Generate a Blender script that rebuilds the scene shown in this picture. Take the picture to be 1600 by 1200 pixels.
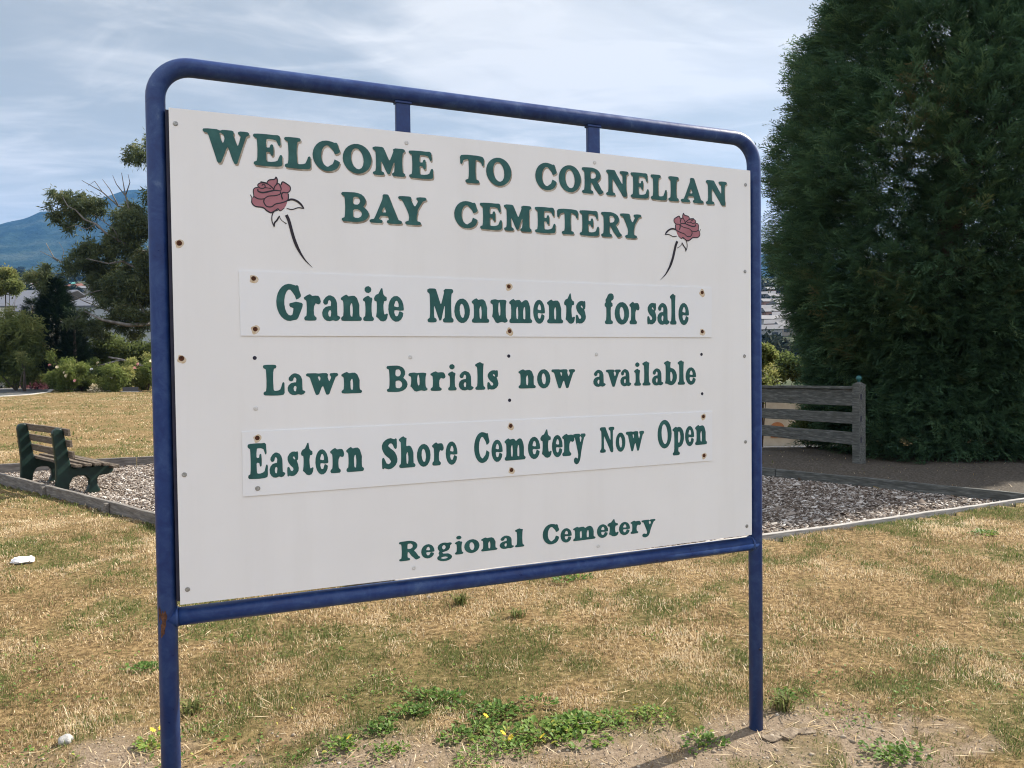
import bpy, bmesh, math, random
import numpy as np
from mathutils import Matrix, Vector

for o in list(bpy.data.objects): bpy.data.objects.remove(o)
SC = bpy.context.scene
COL = SC.collection
R = math.radians
rng = np.random.default_rng(7); random.seed(7)

# ---------------------------------------------------------------- camera, sky, sun, exposure
CAM_H = 1.57
PITCH, ROLL, FPX = -0.0253, -0.0124, 1200.0
_F = np.array([0, math.cos(PITCH), math.sin(PITCH)]); _U = np.array([0, -math.sin(PITCH), math.cos(PITCH)]); _X = np.array([1., 0, 0])
_c, _s = math.cos(ROLL), math.sin(ROLL)
CR = np.array([_c * _X + _s * _U, -_s * _X + _c * _U, _F])
cd = bpy.data.cameras.new('camera'); cam = bpy.data.objects.new('camera', cd); COL.objects.link(cam)
cd.sensor_width = 36; cd.lens = FPX * 36 / 1600; cd.clip_start = .05; cd.clip_end = 30000
M = Matrix.Identity(4)
for k, ax in enumerate((CR[0], CR[1], -CR[2])):
    for i in range(3): M[i][k] = ax[i]
M[2][3] = CAM_H
cam.matrix_world = M
SC.camera = cam
def at(px, py, Y):
    """the point on a photo pixel's line of sight at depth Y"""
    d = np.array([px - 800, 600 - py, FPX]) @ CR
    return np.array([0, 0, CAM_H]) + Y / d[1] * d
def gp(px, py, z=0.0):
    d = np.array([px - 800, 600 - py, FPX]) @ CR
    return np.array([0, 0, CAM_H]) + (z - CAM_H) / d[2] * d

HAZE = .00008; DENOISE = True
SUN_EL, SUN_AZ = R(41), R(59)              # azimuth from +Y (straight ahead) towards +X
sun_to = Vector((math.sin(SUN_AZ) * math.cos(SUN_EL), math.cos(SUN_AZ) * math.cos(SUN_EL), math.sin(SUN_EL)))
sl = bpy.data.lights.new('sun', 'SUN'); sun = bpy.data.objects.new('sun', sl); COL.objects.link(sun)
sl.energy = 4.6; sl.angle = R(.53); sl.color = (1, .93, .82)
sun.rotation_euler = (-sun_to).to_track_quat('-Z', 'Y').to_euler()

W = bpy.data.worlds.new('World'); SC.world = W; W.use_nodes = True
nt = W.node_tree; nt.nodes.clear()
def N(t, tree=None, **k):
    n = (tree or nt).nodes.new(t)
    for a, v in k.items():
        if a == 'inp':
            for i, q in v.items(): n.inputs[i].default_value = q
        else: setattr(n, a, v)
    return n
L = lambda a, b, tree=None: (tree or nt).links.new(a, b)
out = N('ShaderNodeOutputWorld'); bg = N('ShaderNodeBackground', inp={'Strength': .055})
sky = N('ShaderNodeTexSky', sky_type='NISHITA', sun_disc=False, sun_elevation=SUN_EL, sun_rotation=SUN_AZ, air_density=1.0, dust_density=.8, ozone_density=2.0)
tc = N('ShaderNodeTexCoord'); sep = N('ShaderNodeSeparateXYZ'); L(tc.outputs['Generated'], sep.inputs[0])
zz = N('ShaderNodeMath', operation='ADD', inp={1: .12}); L(sep.outputs[2], zz.inputs[0])
zm = N('ShaderNodeMath', operation='MAXIMUM', inp={1: .05}); L(zz.outputs[0], zm.inputs[0])
dx = N('ShaderNodeMath', operation='DIVIDE'); L(sep.outputs[0], dx.inputs[0]); L(zm.outputs[0], dx.inputs[1])
dy = N('ShaderNodeMath', operation='DIVIDE'); L(sep.outputs[1], dy.inputs[0]); L(zm.outputs[0], dy.inputs[1])
cmb = N('ShaderNodeCombineXYZ'); L(dx.outputs[0], cmb.inputs[0]); L(dy.outputs[0], cmb.inputs[1])
def cloud(scale, rot, stretch, det, lo, hi, dist=.6, off=(0, 0, 0)):
    mp = N('ShaderNodeMapping', inp={'Rotation': (0, 0, R(rot)), 'Scale': (scale, scale * stretch, 1), 'Location': off}); L(cmb.outputs[0], mp.inputs[0])
    no = N('ShaderNodeTexNoise', inp={'Scale': 1.0, 'Detail': det, 'Roughness': .56, 'Distortion': dist}); L(mp.outputs[0], no.inputs['Vector'])
    rp = N('ShaderNodeMapRange', interpolation_type='SMOOTHSTEP', inp={'From Min': lo, 'From Max': hi}); L(no.outputs[0], rp.inputs['Value'])
    return rp.outputs[0]
c1 = cloud(.62, 24, 1.6, 6, .40, .60, .7, (.35, .2, 0))
c2 = cloud(2.2, 30, 2.2, 7, .42, .72, .9, (3.1, 1.2, 0))
m1 = N('ShaderNodeMath', operation='MULTIPLY', inp={1: .78}); L(c1, m1.inputs[0])
m2 = N('ShaderNodeMath', operation='MULTIPLY', inp={1: .42}); L(c2, m2.inputs[0])
ms = N('ShaderNodeMath', operation='ADD', use_clamp=True); L(m1.outputs[0], ms.inputs[0]); L(m2.outputs[0], ms.inputs[1])
mm = N('ShaderNodeMath', operation='MULTIPLY_ADD', use_clamp=True, inp={1: .74, 2: .36}); L(ms.outputs[0], mm.inputs[0])
mix = N('ShaderNodeMix', data_type='RGBA'); L(mm.outputs[0], mix.inputs['Factor'])
wb = N('ShaderNodeMix', data_type='RGBA', blend_type='MULTIPLY', inp={'Factor': 1.0}); L(sky.outputs[0], wb.inputs['A']); wb.inputs['B'].default_value = (1.16, .89, .55, 1)
L(wb.outputs['Result'], mix.inputs['A']); mix.inputs['B'].default_value = (7.1, 6.9, 6.45, 1)
# added fill: the unseen sky behind the camera is brightened to light the board
bk = N('ShaderNodeMapRange', interpolation_type='SMOOTHSTEP', inp={'From Min': .25, 'From Max': -.35}); L(sep.outputs[1], bk.inputs['Value'])
mix2 = N('ShaderNodeMix', data_type='RGBA'); L(bk.outputs[0], mix2.inputs['Factor']); L(mix.outputs['Result'], mix2.inputs['A']); mix2.inputs['B'].default_value = (10.9, 11.2, 11.9, 1)
L(mix2.outputs['Result'], bg.inputs['Color']); L(bg.outputs[0], out.inputs[0])

SC.view_settings.view_transform = 'Standard'; SC.view_settings.look = 'None'
SC.view_settings.exposure = 1.3; SC.view_settings.gamma = 1.0; SC.view_settings.use_curve_mapping = False
SC.render.engine = 'CYCLES'
cy = SC.cycles
cy.use_denoising = DENOISE; cy.filter_width = 1.1; cy.use_adaptive_sampling = False; cy.max_bounces = 6; cy.diffuse_bounces = 3; cy.transmission_bounces = 4; cy.transparent_max_bounces = 8; cy.volume_bounces = 0
cy.caustics_reflective = False; cy.caustics_refractive = False

# ---------------------------------------------------------------- small helpers
def tag(o, label=None, cat=None, group=None, kind=None):
    for k, v in (('label', label), ('category', cat), ('group', group), ('kind', kind)):
        if v: o[k] = v
    return o
def empty(name, loc=(0, 0, 0), rz=0.0, **k):
    o = bpy.data.objects.new(name, None); COL.objects.link(o); o.location = loc; o.rotation_euler = (0, 0, rz); o.empty_display_size = .1
    return tag(o, **k)
def link(name, me, mat=None, parent=None, smooth=False):
    o = bpy.data.objects.new(name, me); COL.objects.link(o)
    if mat:
        for m in (mat if isinstance(mat, (list, tuple)) else [mat]): me.materials.append(m)
    if parent: o.parent = parent
    if smooth: me.polygons.foreach_set('use_smooth', [True] * len(me.polygons))
    return o
def mesh_np(name, V, F, attrs=None, nper=3):
    """mesh from numpy arrays; F is (n, nper) indices"""
    V = np.asarray(V, np.float32); F = np.asarray(F, np.int32)
    me = bpy.data.meshes.new(name); me.vertices.add(len(V)); me.vertices.foreach_set('co', V.ravel())
    me.loops.add(F.size); me.loops.foreach_set('vertex_index', F.ravel())
    me.polygons.add(len(F)); me.polygons.foreach_set('loop_start', np.arange(0, F.size, nper, dtype=np.int32))
    for k, v in (attrs or {}).items():
        a = me.attributes.new(k, 'FLOAT', 'POINT'); a.data.foreach_set('value', np.asarray(v, np.float32))
    me.update(calc_edges=True)
    return me
class MB:
    """collects simple solids and links them as one mesh"""
    def __init__(s): s.v = []; s.f = []; s.mi = []; s.m = 0
    def add(s, v, f):
        n = len(s.v); s.v += [tuple(map(float, q)) for q in v]; s.f += [tuple(n + i for i in q) for q in f]; s.mi += [s.m] * len(f)
    def box(s, c, size, mat=None):
        v = [Vector((x * size[0] / 2, y * size[1] / 2, z * size[2] / 2)) for x in (-1, 1) for y in (-1, 1) for z in (-1, 1)]
        if mat: v = [mat @ q for q in v]
        s.add([q + Vector(c) for q in v], [(0, 1, 3, 2), (4, 6, 7, 5), (0, 4, 5, 1), (2, 3, 7, 6), (0, 2, 6, 4), (1, 5, 7, 3)])
    def beam(s, a, b, w, h, up=(0, 0, 1)):
        a = Vector(a); b = Vector(b); d = (b - a).normalized(); sd = d.cross(Vector(up)).normalized(); u = sd.cross(d)
        v = [p + sd * (x * w / 2) + u * (y * h / 2) for p in (a, b) for x, y in ((-1, -1), (1, -1), (1, 1), (-1, 1))]
        s.add(v, [(3, 2, 1, 0), (4, 5, 6, 7), (0, 1, 5, 4), (1, 2, 6, 5), (2, 3, 7, 6), (3, 0, 4, 7)])
    def tube(s, P, r, n=12, cap=True):
        P = [Vector(p) for p in P]; rr = r if isinstance(r, (list, tuple)) else [r] * len(P); rings = []
        t = (P[1] - P[0]).normalized(); x = t.orthogonal().normalized()
        for i, p in enumerate(P):
            t2 = ((P[min(i + 1, len(P) - 1)] - P[max(i - 1, 0)])).normalized()
            x = (x - t2 * x.dot(t2)).normalized(); y = t2.cross(x)
            rings.append([p + (x * math.cos(k * 2 * math.pi / n) + y * math.sin(k * 2 * math.pi / n)) * rr[i] for k in range(n)])
        f = [(i * n + k, i * n + (k + 1) % n, (i + 1) * n + (k + 1) % n, (i + 1) * n + k) for i in range(len(P) - 1) for k in range(n)]
        if cap: f += [tuple(reversed(range(n))), tuple((len(P) - 1) * n + k for k in range(n))]
        s.add([q for r_ in rings for q in r_], f)
    def prism(s, poly, a, b, put):
        """a flat outline poly swept from depth a to b; put(p, q, depth) gives a point"""
        n = len(poly); v = [put(*p, a) for p in poly] + [put(*p, b) for p in poly]
        s.add(v, [tuple(reversed(range(n))), tuple(range(n, 2 * n))] + [(i, (i + 1) % n, n + (i + 1) % n, n + i) for i in range(n)])
    def build(s, name, mat, parent=None, smooth=False, bevel=0):
        me = bpy.data.meshes.new(name); me.from_pydata(s.v, [], s.f); me.validate()
        bm = bmesh.new(); bm.from_mesh(me); bmesh.ops.recalc_face_normals(bm, faces=bm.faces); bm.to_mesh(me); bm.free()
        if any(s.mi): me.polygons.foreach_set('material_index', s.mi)
        o = link(name, me, mat, parent, smooth)
        if bevel:
            b = o.modifiers.new('bevel', 'BEVEL'); b.width = bevel; b.segments = 2; b.limit_method = 'ANGLE'
        return o
def hash2(i, j, seed):
    h = (i * 374761393 + j * 668265263 + seed * 974634777) & 0xffffffff; h = ((h ^ (h >> 13)) * 1274126177) & 0xffffffff
    return ((h ^ (h >> 16)) & 0xffff) / 65535.0
def vnoise(x, y, scale=1.0, oct=4, seed=0):
    x = np.asarray(x, float) / scale; y = np.asarray(y, float) / scale; r = np.zeros_like(x); a = .5; tot = 0
    for o in range(oct):
        i = np.floor(x).astype(np.int64); j = np.floor(y).astype(np.int64); u = x - i; v = y - j
        u = u * u * (3 - 2 * u); v = v * v * (3 - 2 * v)
        r += a * ((hash2(i, j, seed + o) * (1 - u) + hash2(i + 1, j, seed + o) * u) * (1 - v) + (hash2(i, j + 1, seed + o) * (1 - u) + hash2(i + 1, j + 1, seed + o) * u) * v)
        tot += a; a *= .5; x = x * 2.03 + 11.7; y = y * 2.03 + 5.3
    return r / tot
def sstep(a, b, x): t = np.clip((np.asarray(x, float) - a) / (b - a), 0, 1); return t * t * (3 - 2 * t)

# ---------------------------------------------------------------- materials
def mat(name):
    m = bpy.data.materials.new(name); m.use_nodes = True; t = m.node_tree; t.nodes.clear()
    o = N('ShaderNodeOutputMaterial', t); return m, t, o
def ramp(t, fac, stops):
    r = N('ShaderNodeValToRGB', t); e = r.color_ramp.elements
    while len(e) < len(stops): e.new(.5)
    for k, (p, c) in enumerate(stops): e[k].position = p; e[k].color = (*c, 1)
    L(fac, r.inputs[0], t); return r.outputs[0]
def noise(t, scale, det=4, rough=.55, vec=None, stretch=None, dist=0):
    n = N('ShaderNodeTexNoise', t, inp={'Scale': scale, 'Detail': det, 'Roughness': rough, 'Distortion': dist})
    if vec is None: vec = N('ShaderNodeTexCoord', t).outputs['Object']
    if stretch:
        mp = N('ShaderNodeMapping', t, inp={'Scale': stretch}); L(vec, mp.inputs[0], t); vec = mp.outputs[0]
    L(vec, n.inputs['Vector'], t); return n.outputs[0]
def surf(name, stops, scale=8, det=5, rough=.6, bump=0.0, bscale=None, stretch=None, spec=.4, metal=0, bdist=.01, world=False):
    """one noise through a colour ramp, with a finer bump"""
    m, t, o = mat(name); b = N('ShaderNodeBsdfPrincipled', t, inp={'Roughness': rough, 'Specular IOR Level': spec, 'Metallic': metal})
    vec = N('ShaderNodeNewGeometry', t).outputs['Position'] if world else None
    L(ramp(t, noise(t, scale, det, .6, vec, stretch), stops), b.inputs['Base Color'], t)
    if bump:
        bn = N('ShaderNodeBump', t, inp={'Strength': bump, 'Distance': bdist}); L(noise(t, bscale or scale * 4, 5, .6, vec, stretch), bn.inputs['Height'], t); L(bn.outputs[0], b.inputs['Normal'], t)
    L(b.outputs[0], o.inputs[0], t); return m
def leafmat(name, stops, trans=.35, rough=.6, spec=.25):
    """foliage: colour from the leaf's own 'tint' value, with some light passing through"""
    m, t, o = mat(name); at_ = N('ShaderNodeAttribute', t, attribute_name='tint')
    c = ramp(t, at_.outputs['Fac'], stops)
    b = N('ShaderNodeBsdfPrincipled', t, inp={'Roughness': rough, 'Specular IOR Level': spec}); L(c, b.inputs['Base Color'], t)
    tr = N('ShaderNodeBsdfTranslucent', t); L(c, tr.inputs['Color'], t)
    mx = N('ShaderNodeMixShader', t, inp={'Fac': trans}); L(b.outputs[0], mx.inputs[1], t); L(tr.outputs[0], mx.inputs[2], t); L(mx.outputs[0], o.inputs[0], t)
    return m
# ---------------------------------------------------------------- lettering
GR = 120                                   # grid cells per cap height
def _field(W, y0=-0.36, y1=1.12):
    xs = np.arange(-0.08, W + 0.08, 1.0 / GR); ys = np.arange(y0, y1, 1.0 / GR)
    return np.meshgrid(xs, ys)
def g_box(X, Y, x0, y0, x1, y1):
    return np.maximum(np.maximum(x0 - X, X - x1), np.maximum(y0 - Y, Y - y1))
def g_caps(X, Y, pts, rad):
    """variable-width stroke through smooth control points"""
    P = np.array(pts, float); n = len(P)
    if n > 2:
        Q = np.vstack([2 * P[0] - P[1], P, 2 * P[-1] - P[-2]]); out = []; rr = []
        R = np.array(rad, float)
        for i in range(n - 1):
            p0, p1, p2, p3 = Q[i:i + 4]
            for t in np.linspace(0, 1, 14, endpoint=(i == n - 2)):
                out.append(.5 * (2 * p1 + (p2 - p0) * t + (2 * p0 - 5 * p1 + 4 * p2 - p3) * t * t + (3 * p1 - p0 - 3 * p2 + p3) * t ** 3))
                rr.append(R[i] * (1 - t) + R[i + 1] * t)
    else:
        out = [P[0] * (1 - t) + P[1] * t for t in np.linspace(0, 1, 24)]; rr = [rad[0] * (1 - t) + rad[1] * t for t in np.linspace(0, 1, 24)]
    d = np.full(X.shape, 9.0)
    for (a, b), r in zip(out, rr):
        d = np.minimum(d, np.hypot(X - a, Y - b) - r)
    return d
def g_poly(X, Y, pts):
    P = np.array(pts, float); d = np.full(X.shape, 9.0); ins = np.zeros(X.shape, bool)
    for i in range(len(P)):
        a, b = P[i], P[(i + 1) % len(P)]; e = b - a
        t = np.clip(((X - a[0]) * e[0] + (Y - a[1]) * e[1]) / (e @ e), 0, 1)
        d = np.minimum(d, np.hypot(X - a[0] - t * e[0], Y - a[1] - t * e[1]))
        if a[1] != b[1]:
            ins ^= ((a[1] > Y) != (b[1] > Y)) & (X < (b[0] - a[0]) * (Y - a[1]) / (b[1] - a[1]) + a[0])
    return np.where(ins, -d, d)
def g_ell(X, Y, cx, cy, rx, ry, tilt=0.0):
    c, s = math.cos(tilt), math.sin(tilt); x = (X - cx) * c + (Y - cy) * s; y = -(X - cx) * s + (Y - cy) * c
    return (np.hypot(x / rx, y / ry) - 1) * min(rx, ry)
def g_ring(X, Y, cx, cy, rx, ry, ix, iy, tilt=0.0, dx=0.0):
    return np.maximum(g_ell(X, Y, cx, cy, rx, ry), -g_ell(X, Y, cx + dx, cy, ix, iy, tilt))
def G(ch):
    """signed field of one letter: soft, bold, bracketed slab-serif letters"""
    S = .125                                    # half stem of capitals
    s = .108                                    # half stem of small letters
    xh = .70
    wid = dict(W=1.30, E=.92, L=.86, C=.92, O=1.0, M=1.18, T=.96, R=1.02, N=1.04, I=.50, A=1.08, B=.96, Y=1.02, G=1.02, S=.74,
               r=.58, a=.64, n=.76, i=.40, t=.50, e=.60, o=.64, u=.76, m=1.12, s=.54, f=.50, l=.40, w=.98, v=.76, b=.68, h=.76, y=.76, p=.72, g=.68)
    X, Y = _field(wid[ch]); U = []
    box = lambda *a: U.append(g_box(X, Y, *a)); cap = lambda p, r: U.append(g_caps(X, Y, p, r))
    pol = lambda p: U.append(g_poly(X, Y, p)); ring = lambda *a: U.append(g_ring(X, Y, *a))
    def serif(x0, x1, y, t=.05):                # rounded slab
        cap([(x0 + t, y), (x1 - t, y)], [t, t])
    def stem(xc, y0, y1, h):                    # stem with a slight waist and bracketed ends
        m = (y0 + y1) / 2
        pol([(xc - h * 1.12, y0), (xc + h * 1.12, y0), (xc + h * .97, m), (xc + h * 1.12, y1), (xc - h * 1.12, y1), (xc - h * .97, m)])
        for yy, k in ((y0, 1), (y1, -1)):
            pol([(xc - h * 1.45, yy), (xc + h * 1.45, yy), (xc + h, yy + k * .11), (xc - h, yy + k * .11)])
    if ch in 'ELIBRT' or ch in 'N':
        pass
    if ch == 'E':
        stem(.27, .02, .98, S); serif(.01, .6, .05); serif(.01, .6, .95)
        cap([(.3, .945), (.6, .945), (.80, .93)], [.055, .055, .075]); cap([(.80, .95), (.845, .72)], [.055, .035])
        cap([(.3, .055), (.62, .055), (.84, .09)], [.055, .06, .085]); cap([(.84, .08), (.895, .34)], [.07, .035])
        cap([(.3, .52), (.58, .52)], [.05, .055]); cap([(.60, .38), (.60, .66)], [.04, .04])
    elif ch == 'L':
        stem(.27, .02, .98, S); serif(.01, .54, .95); serif(.01, .6, .05)
        cap([(.3, .055), (.58, .055), (.77, .09)], [.055, .065, .09]); cap([(.77, .08), (.825, .38)], [.075, .035])
    elif ch == 'I':
        stem(.25, .02, .98, S); serif(.0, .50, .95); serif(.0, .50, .05)
    elif ch == 'T':
        stem(.48, .02, .98, S); serif(.20, .76, .05)
        cap([(.08, .90), (.3, .945), (.48, .945), (.66, .945), (.88, .90)], [.085, .06, .055, .06, .085])
        cap([(.06, .90), (.035, .70)], [.055, .035]); cap([(.90, .90), (.925, .70)], [.055, .035])
    elif ch == 'C':
        b = g_ring(X, Y, .50, .5, .49, .515, .25, .40, 0, .03)
        b = np.maximum(b, -g_poly(X, Y, [(.60, .5), (1.2, .80), (1.2, .16)]))
        U.append(b); cap([(.82, .93), (.86, .67)], [.05, .05]); cap([(.66, .90), (.80, .78)], [.09, .085])
        cap([(.66, .10), (.78, .15), (.88, .28)], [.085, .08, .045])
    elif ch == 'G':
        b = g_ring(X, Y, .50, .5, .49, .515, .24, .40, 0, .03)
        b = np.maximum(b, -g_poly(X, Y, [(.58, .50), (1.3, .86), (1.3, .44), (.9, .44)]))
        U.append(b); cap([(.81, .94), (.855, .68)], [.05, .05]); cap([(.66, .90), (.79, .79)], [.09, .085])
        cap([(.56, .43), (.96, .43)], [.055, .055]); cap([(.80, .40), (.74, .12)], [.115, .10])
    elif ch == 'O':
        ring(.5, .5, .5, .515, .235, .40, .16)
    elif ch == 'S':
        cap([(.62, .74), (.54, .90), (.34, .93), (.155, .77), (.26, .59), (.48, .44), (.58, .25), (.40, .07), (.18, .10), (.10, .27)],
            [.05, .07, .075, .12, .145, .15, .125, .075, .07, .05])
        cap([(.655, .97), (.645, .70)], [.035, .045]); cap([(.065, .03), (.075, .32)], [.035, .045])
    elif ch == 'B':
        stem(.26, .02, .98, S); serif(.0, .5, .05); serif(.0, .5, .95)
        b = np.minimum(np.maximum(g_ring(X, Y, .52, .735, .34, .265, .165, .165), .36 - X), np.maximum(g_ring(X, Y, .53, .275, .43, .275, .215, .175), .36 - X))
        U.append(b); box(.3, .90, .54, 1.0); box(.3, .0, .55, .10); box(.3, .47, .54, .565)
    elif ch == 'R':
        stem(.26, .02, .98, S); serif(.0, .52, .05); serif(.0, .5, .95)
        U.append(np.maximum(g_ring(X, Y, .50, .73, .38, .27, .19, .17), .36 - X)); box(.3, .90, .52, 1.0); box(.3, .455, .54, .555)
        cap([(.54, .50), (.70, .30), (.86, .10)], [.08, .125, .09]); cap([(.84, .07), (.98, .085)], [.07, .04])
    elif ch == 'N':
        serif(.0, .42, .95); serif(.0, .40, .05); stem(.19, .02, .95, .075)
        pol([(.08, 1.0), (.38, 1.0), (.96, .12), (.93, -.01), (.80, -.01)]); stem(.85, .04, .98, .07); serif(.64, 1.04, .95)
    elif ch == 'M':
        serif(.0, .36, .95); serif(.0, .40, .05); stem(.20, .02, .95, .075)
        pol([(.10, 1.0), (.38, 1.0), (.66, .36), (.60, .06), (.53, .06)]); pol([(.53, .06), (.60, .06), (.86, .80), (.86, 1.0), (.82, 1.0), (.54, .30)])
        stem(.94, .02, .98, S * 1.05); serif(.82, 1.18, .95); serif(.70, 1.18, .05)
    elif ch == 'A':
        pol([(.48, 1.01), (.62, 1.01), (.98, .05), (.70, .05), (.46, .72)]); pol([(.50, .98), (.58, .90), (.25, .04), (.13, .04)])
        box(.28, .27, .72, .36); serif(.0, .42, .05); serif(.58, 1.08, .05); cap([(.50, .97), (.58, .97)], [.05, .05])
    elif ch == 'Y':
        pol([(.10, .97), (.40, .97), (.64, .50), (.62, .36), (.40, .36)]); pol([(.80, .97), (.93, .97), (.60, .40), (.50, .44)])
        stem(.515, .02, .48, S); serif(.24, .80, .05); serif(.0, .46, .95); serif(.66, 1.02, .95)
    elif ch == 'W':
        pol([(.12, .97), (.40, .97), (.60, .34), (.47, -.02), (.40, -.02)]); pol([(.40, -.02), (.47, -.02), (.76, .80), (.66, .88)])
        pol([(.56, .97), (.80, .97), (1.0, .36), (.93, -.02), (.86, -.02)]); pol([(.86, -.02), (.93, -.02), (1.23, .95), (1.10, .95)])
        serif(.0, .46, .95); serif(.50, .86, .95); serif(.99, 1.30, .95)
    elif ch in 'nmhr':
        top = xh if ch != 'h' else 1.0
        stem(.21, .02, top - .03, s); serif(.0, .42, .045, .045)
        cap([(.03, top - .075), (.20, top - .02)], [.03, .05])
        if ch == 'r':
            cap([(.28, .42), (.36, .60), (.46, .61)], [.05, .07, .085]); cap([(.46, .58), (.50, .54)], [.09, .075])
        else:
            for k in range(2 if ch == 'm' else 1):
                o = .355 * k
                cap([(.27 + o, .46), (.37 + o, .60), (.49 + o, .60), (.555 + o, .44)], [.04, .07, .10, .108])
                box(.555 + o - s, .02, .555 + o + s, .46); serif(.40 + o, .76 + o, .045, .045)
    elif ch == 'u':
        stem(.21, .18, xh - .02, s); cap([(.02, xh - .07), (.20, xh - .04)], [.035, .05]); cap([(.05, xh - .05), (.20, xh - .05)], [.045, .045])
        cap([(.21, .22), (.28, .08), (.40, .10), (.52, .24)], [.108, .09, .065, .04])
        stem(.555, .04, xh - .02, s); cap([(.48, xh - .05), (.60, xh - .05)], [.045, .045]); cap([(.60, .06), (.72, .06)], [.06, .035])
    elif ch == 'i' or ch == 'l':
        top = xh - .02 if ch == 'i' else 1.0
        stem(.21, .02, top - .03, s); serif(.0, .41, .045, .045); cap([(.03, top - .075), (.20, top - .02)], [.03, .05])
        if ch == 'i': U.append(g_ell(X, Y, .20, .90, .12, .09))
    elif ch == 'a':
        cap([(.12, .54), (.19, .635), (.31, .645), (.42, .53), (.43, .2)], [.05, .05, .055, .085, .09])
        U.append(g_ell(X, Y, .12, .53, .08, .075)); box(.345, .08, .515, .5)
        U.append(np.maximum(g_ell(X, Y, .235, .19, .235, .205), -g_ell(X, Y, .275, .195, .085, .125)))
        cap([(.42, .12), (.50, .05), (.61, .07)], [.10, .06, .03])
    elif ch == 'e':
        b = g_ring(X, Y, .31, .35, .31, .365, .125, .275, 0, .02)
        b = np.maximum(b, -g_poly(X, Y, [(.25, .315), (1.2, .315), (1.2, .06)]))
        U.append(b); box(.20, .325, .60, .385); cap([(.34, .05), (.46, .075), (.56, .15)], [.06, .045, .02])
    elif ch == 'o':
        ring(.32, .35, .32, .365, .12, .255, .12)
    elif ch == 'c':
        pass
    elif ch == 's':
        cap([(.43, .52), (.37, .63), (.24, .635), (.135, .52), (.22, .41), (.36, .32), (.41, .18), (.28, .06), (.14, .08), (.09, .19)],
            [.04, .06, .06, .095, .105, .11, .10, .06, .055, .04])
        cap([(.465, .68), (.455, .50)], [.03, .04]); cap([(.05, .02), (.06, .22)], [.03, .04])
    elif ch == 't':
        stem(.22, .12, .74, s); pol([(.13, .62), (.32, .62), (.32, .94), (.27, .94)]); box(.02, .59, .46, .69); cap([(.04, .63), (.24, .78)], [.03, .03])
        cap([(.22, .16), (.27, .07), (.38, .07), (.47, .17)], [.108, .075, .065, .03])
    elif ch == 'f':
        stem(.20, .02, .80, s); serif(.0, .43, .045, .045); box(.0, .58, .42, .68)
        cap([(.20, .78), (.25, .90), (.34, .94), (.40, .92)], [.108, .085, .06, .075]); U.append(g_ell(X, Y, .40, .885, .09, .085))
    elif ch == 'v' or ch == 'y':
        pol([(.09, xh - .03), (.33, xh - .03), (.50, .22), (.42, -.02), (.33, -.02)]); pol([(.33, -.02), (.42, -.02), (.68, xh - .05), (.57, xh - .05)])
        serif(.0, .42, xh - .045, .045); serif(.47, .76, xh - .045, .045)
        if ch == 'y':
            cap([(.42, .10), (.34, -.16), (.22, -.25), (.14, -.20)], [.05, .06, .06, .09]); U.append(g_ell(X, Y, .14, -.19, .095, .09))
    elif ch == 'w':
        pol([(.09, xh - .03), (.31, xh - .03), (.44, .24), (.36, -.02), (.29, -.02)]); pol([(.29, -.02), (.36, -.02), (.58, .56), (.50, .64)])
        pol([(.42, xh - .03), (.61, xh - .03), (.74, .24), (.68, -.02), (.61, -.02)]); pol([(.61, -.02), (.68, -.02), (.92, xh - .05), (.81, xh - .05)])
        serif(.0, .36, xh - .045, .045); serif(.38, .66, xh - .045, .045); serif(.73, .98, xh - .045, .045)
    elif ch == 'b':
        stem(.20, .06, .97, s); cap([(.02, .925), (.19, .98)], [.03, .05])
        U.append(np.maximum(g_ring(X, Y, .37, .345, .31, .36, .125, .25, 0, -.02), .2 - X))
    elif ch == 'p':
        stem(.22, -.28, xh - .03, s); serif(.0, .44, -.265, .045); cap([(.02, xh - .075), (.20, xh - .02)], [.03, .05])
        U.append(np.maximum(g_ring(X, Y, .41, .35, .31, .365, .125, .25, 0, -.02), .2 - X))
    elif ch == 'g':
        ring(.30, .47, .27, .235, .10, .145); cap([(.46, .60), (.60, .63)], [.06, .055])
        cap([(.20, .27), (.12, .17), (.20, .09)], [.05, .055, .06])
        U.append(np.maximum(g_ell(X, Y, .33, -.09, .32, .185), -g_ell(X, Y, .32, -.10, .20, .075)))
        box(.2, .02, .5, .10)
    d = U[0]
    for k in U[1:]:
        h = np.maximum(.03 - np.abs(d - k), 0) / .03
        d = np.minimum(d, k) - h * h * .03 * .25
    return X, Y, d
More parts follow.
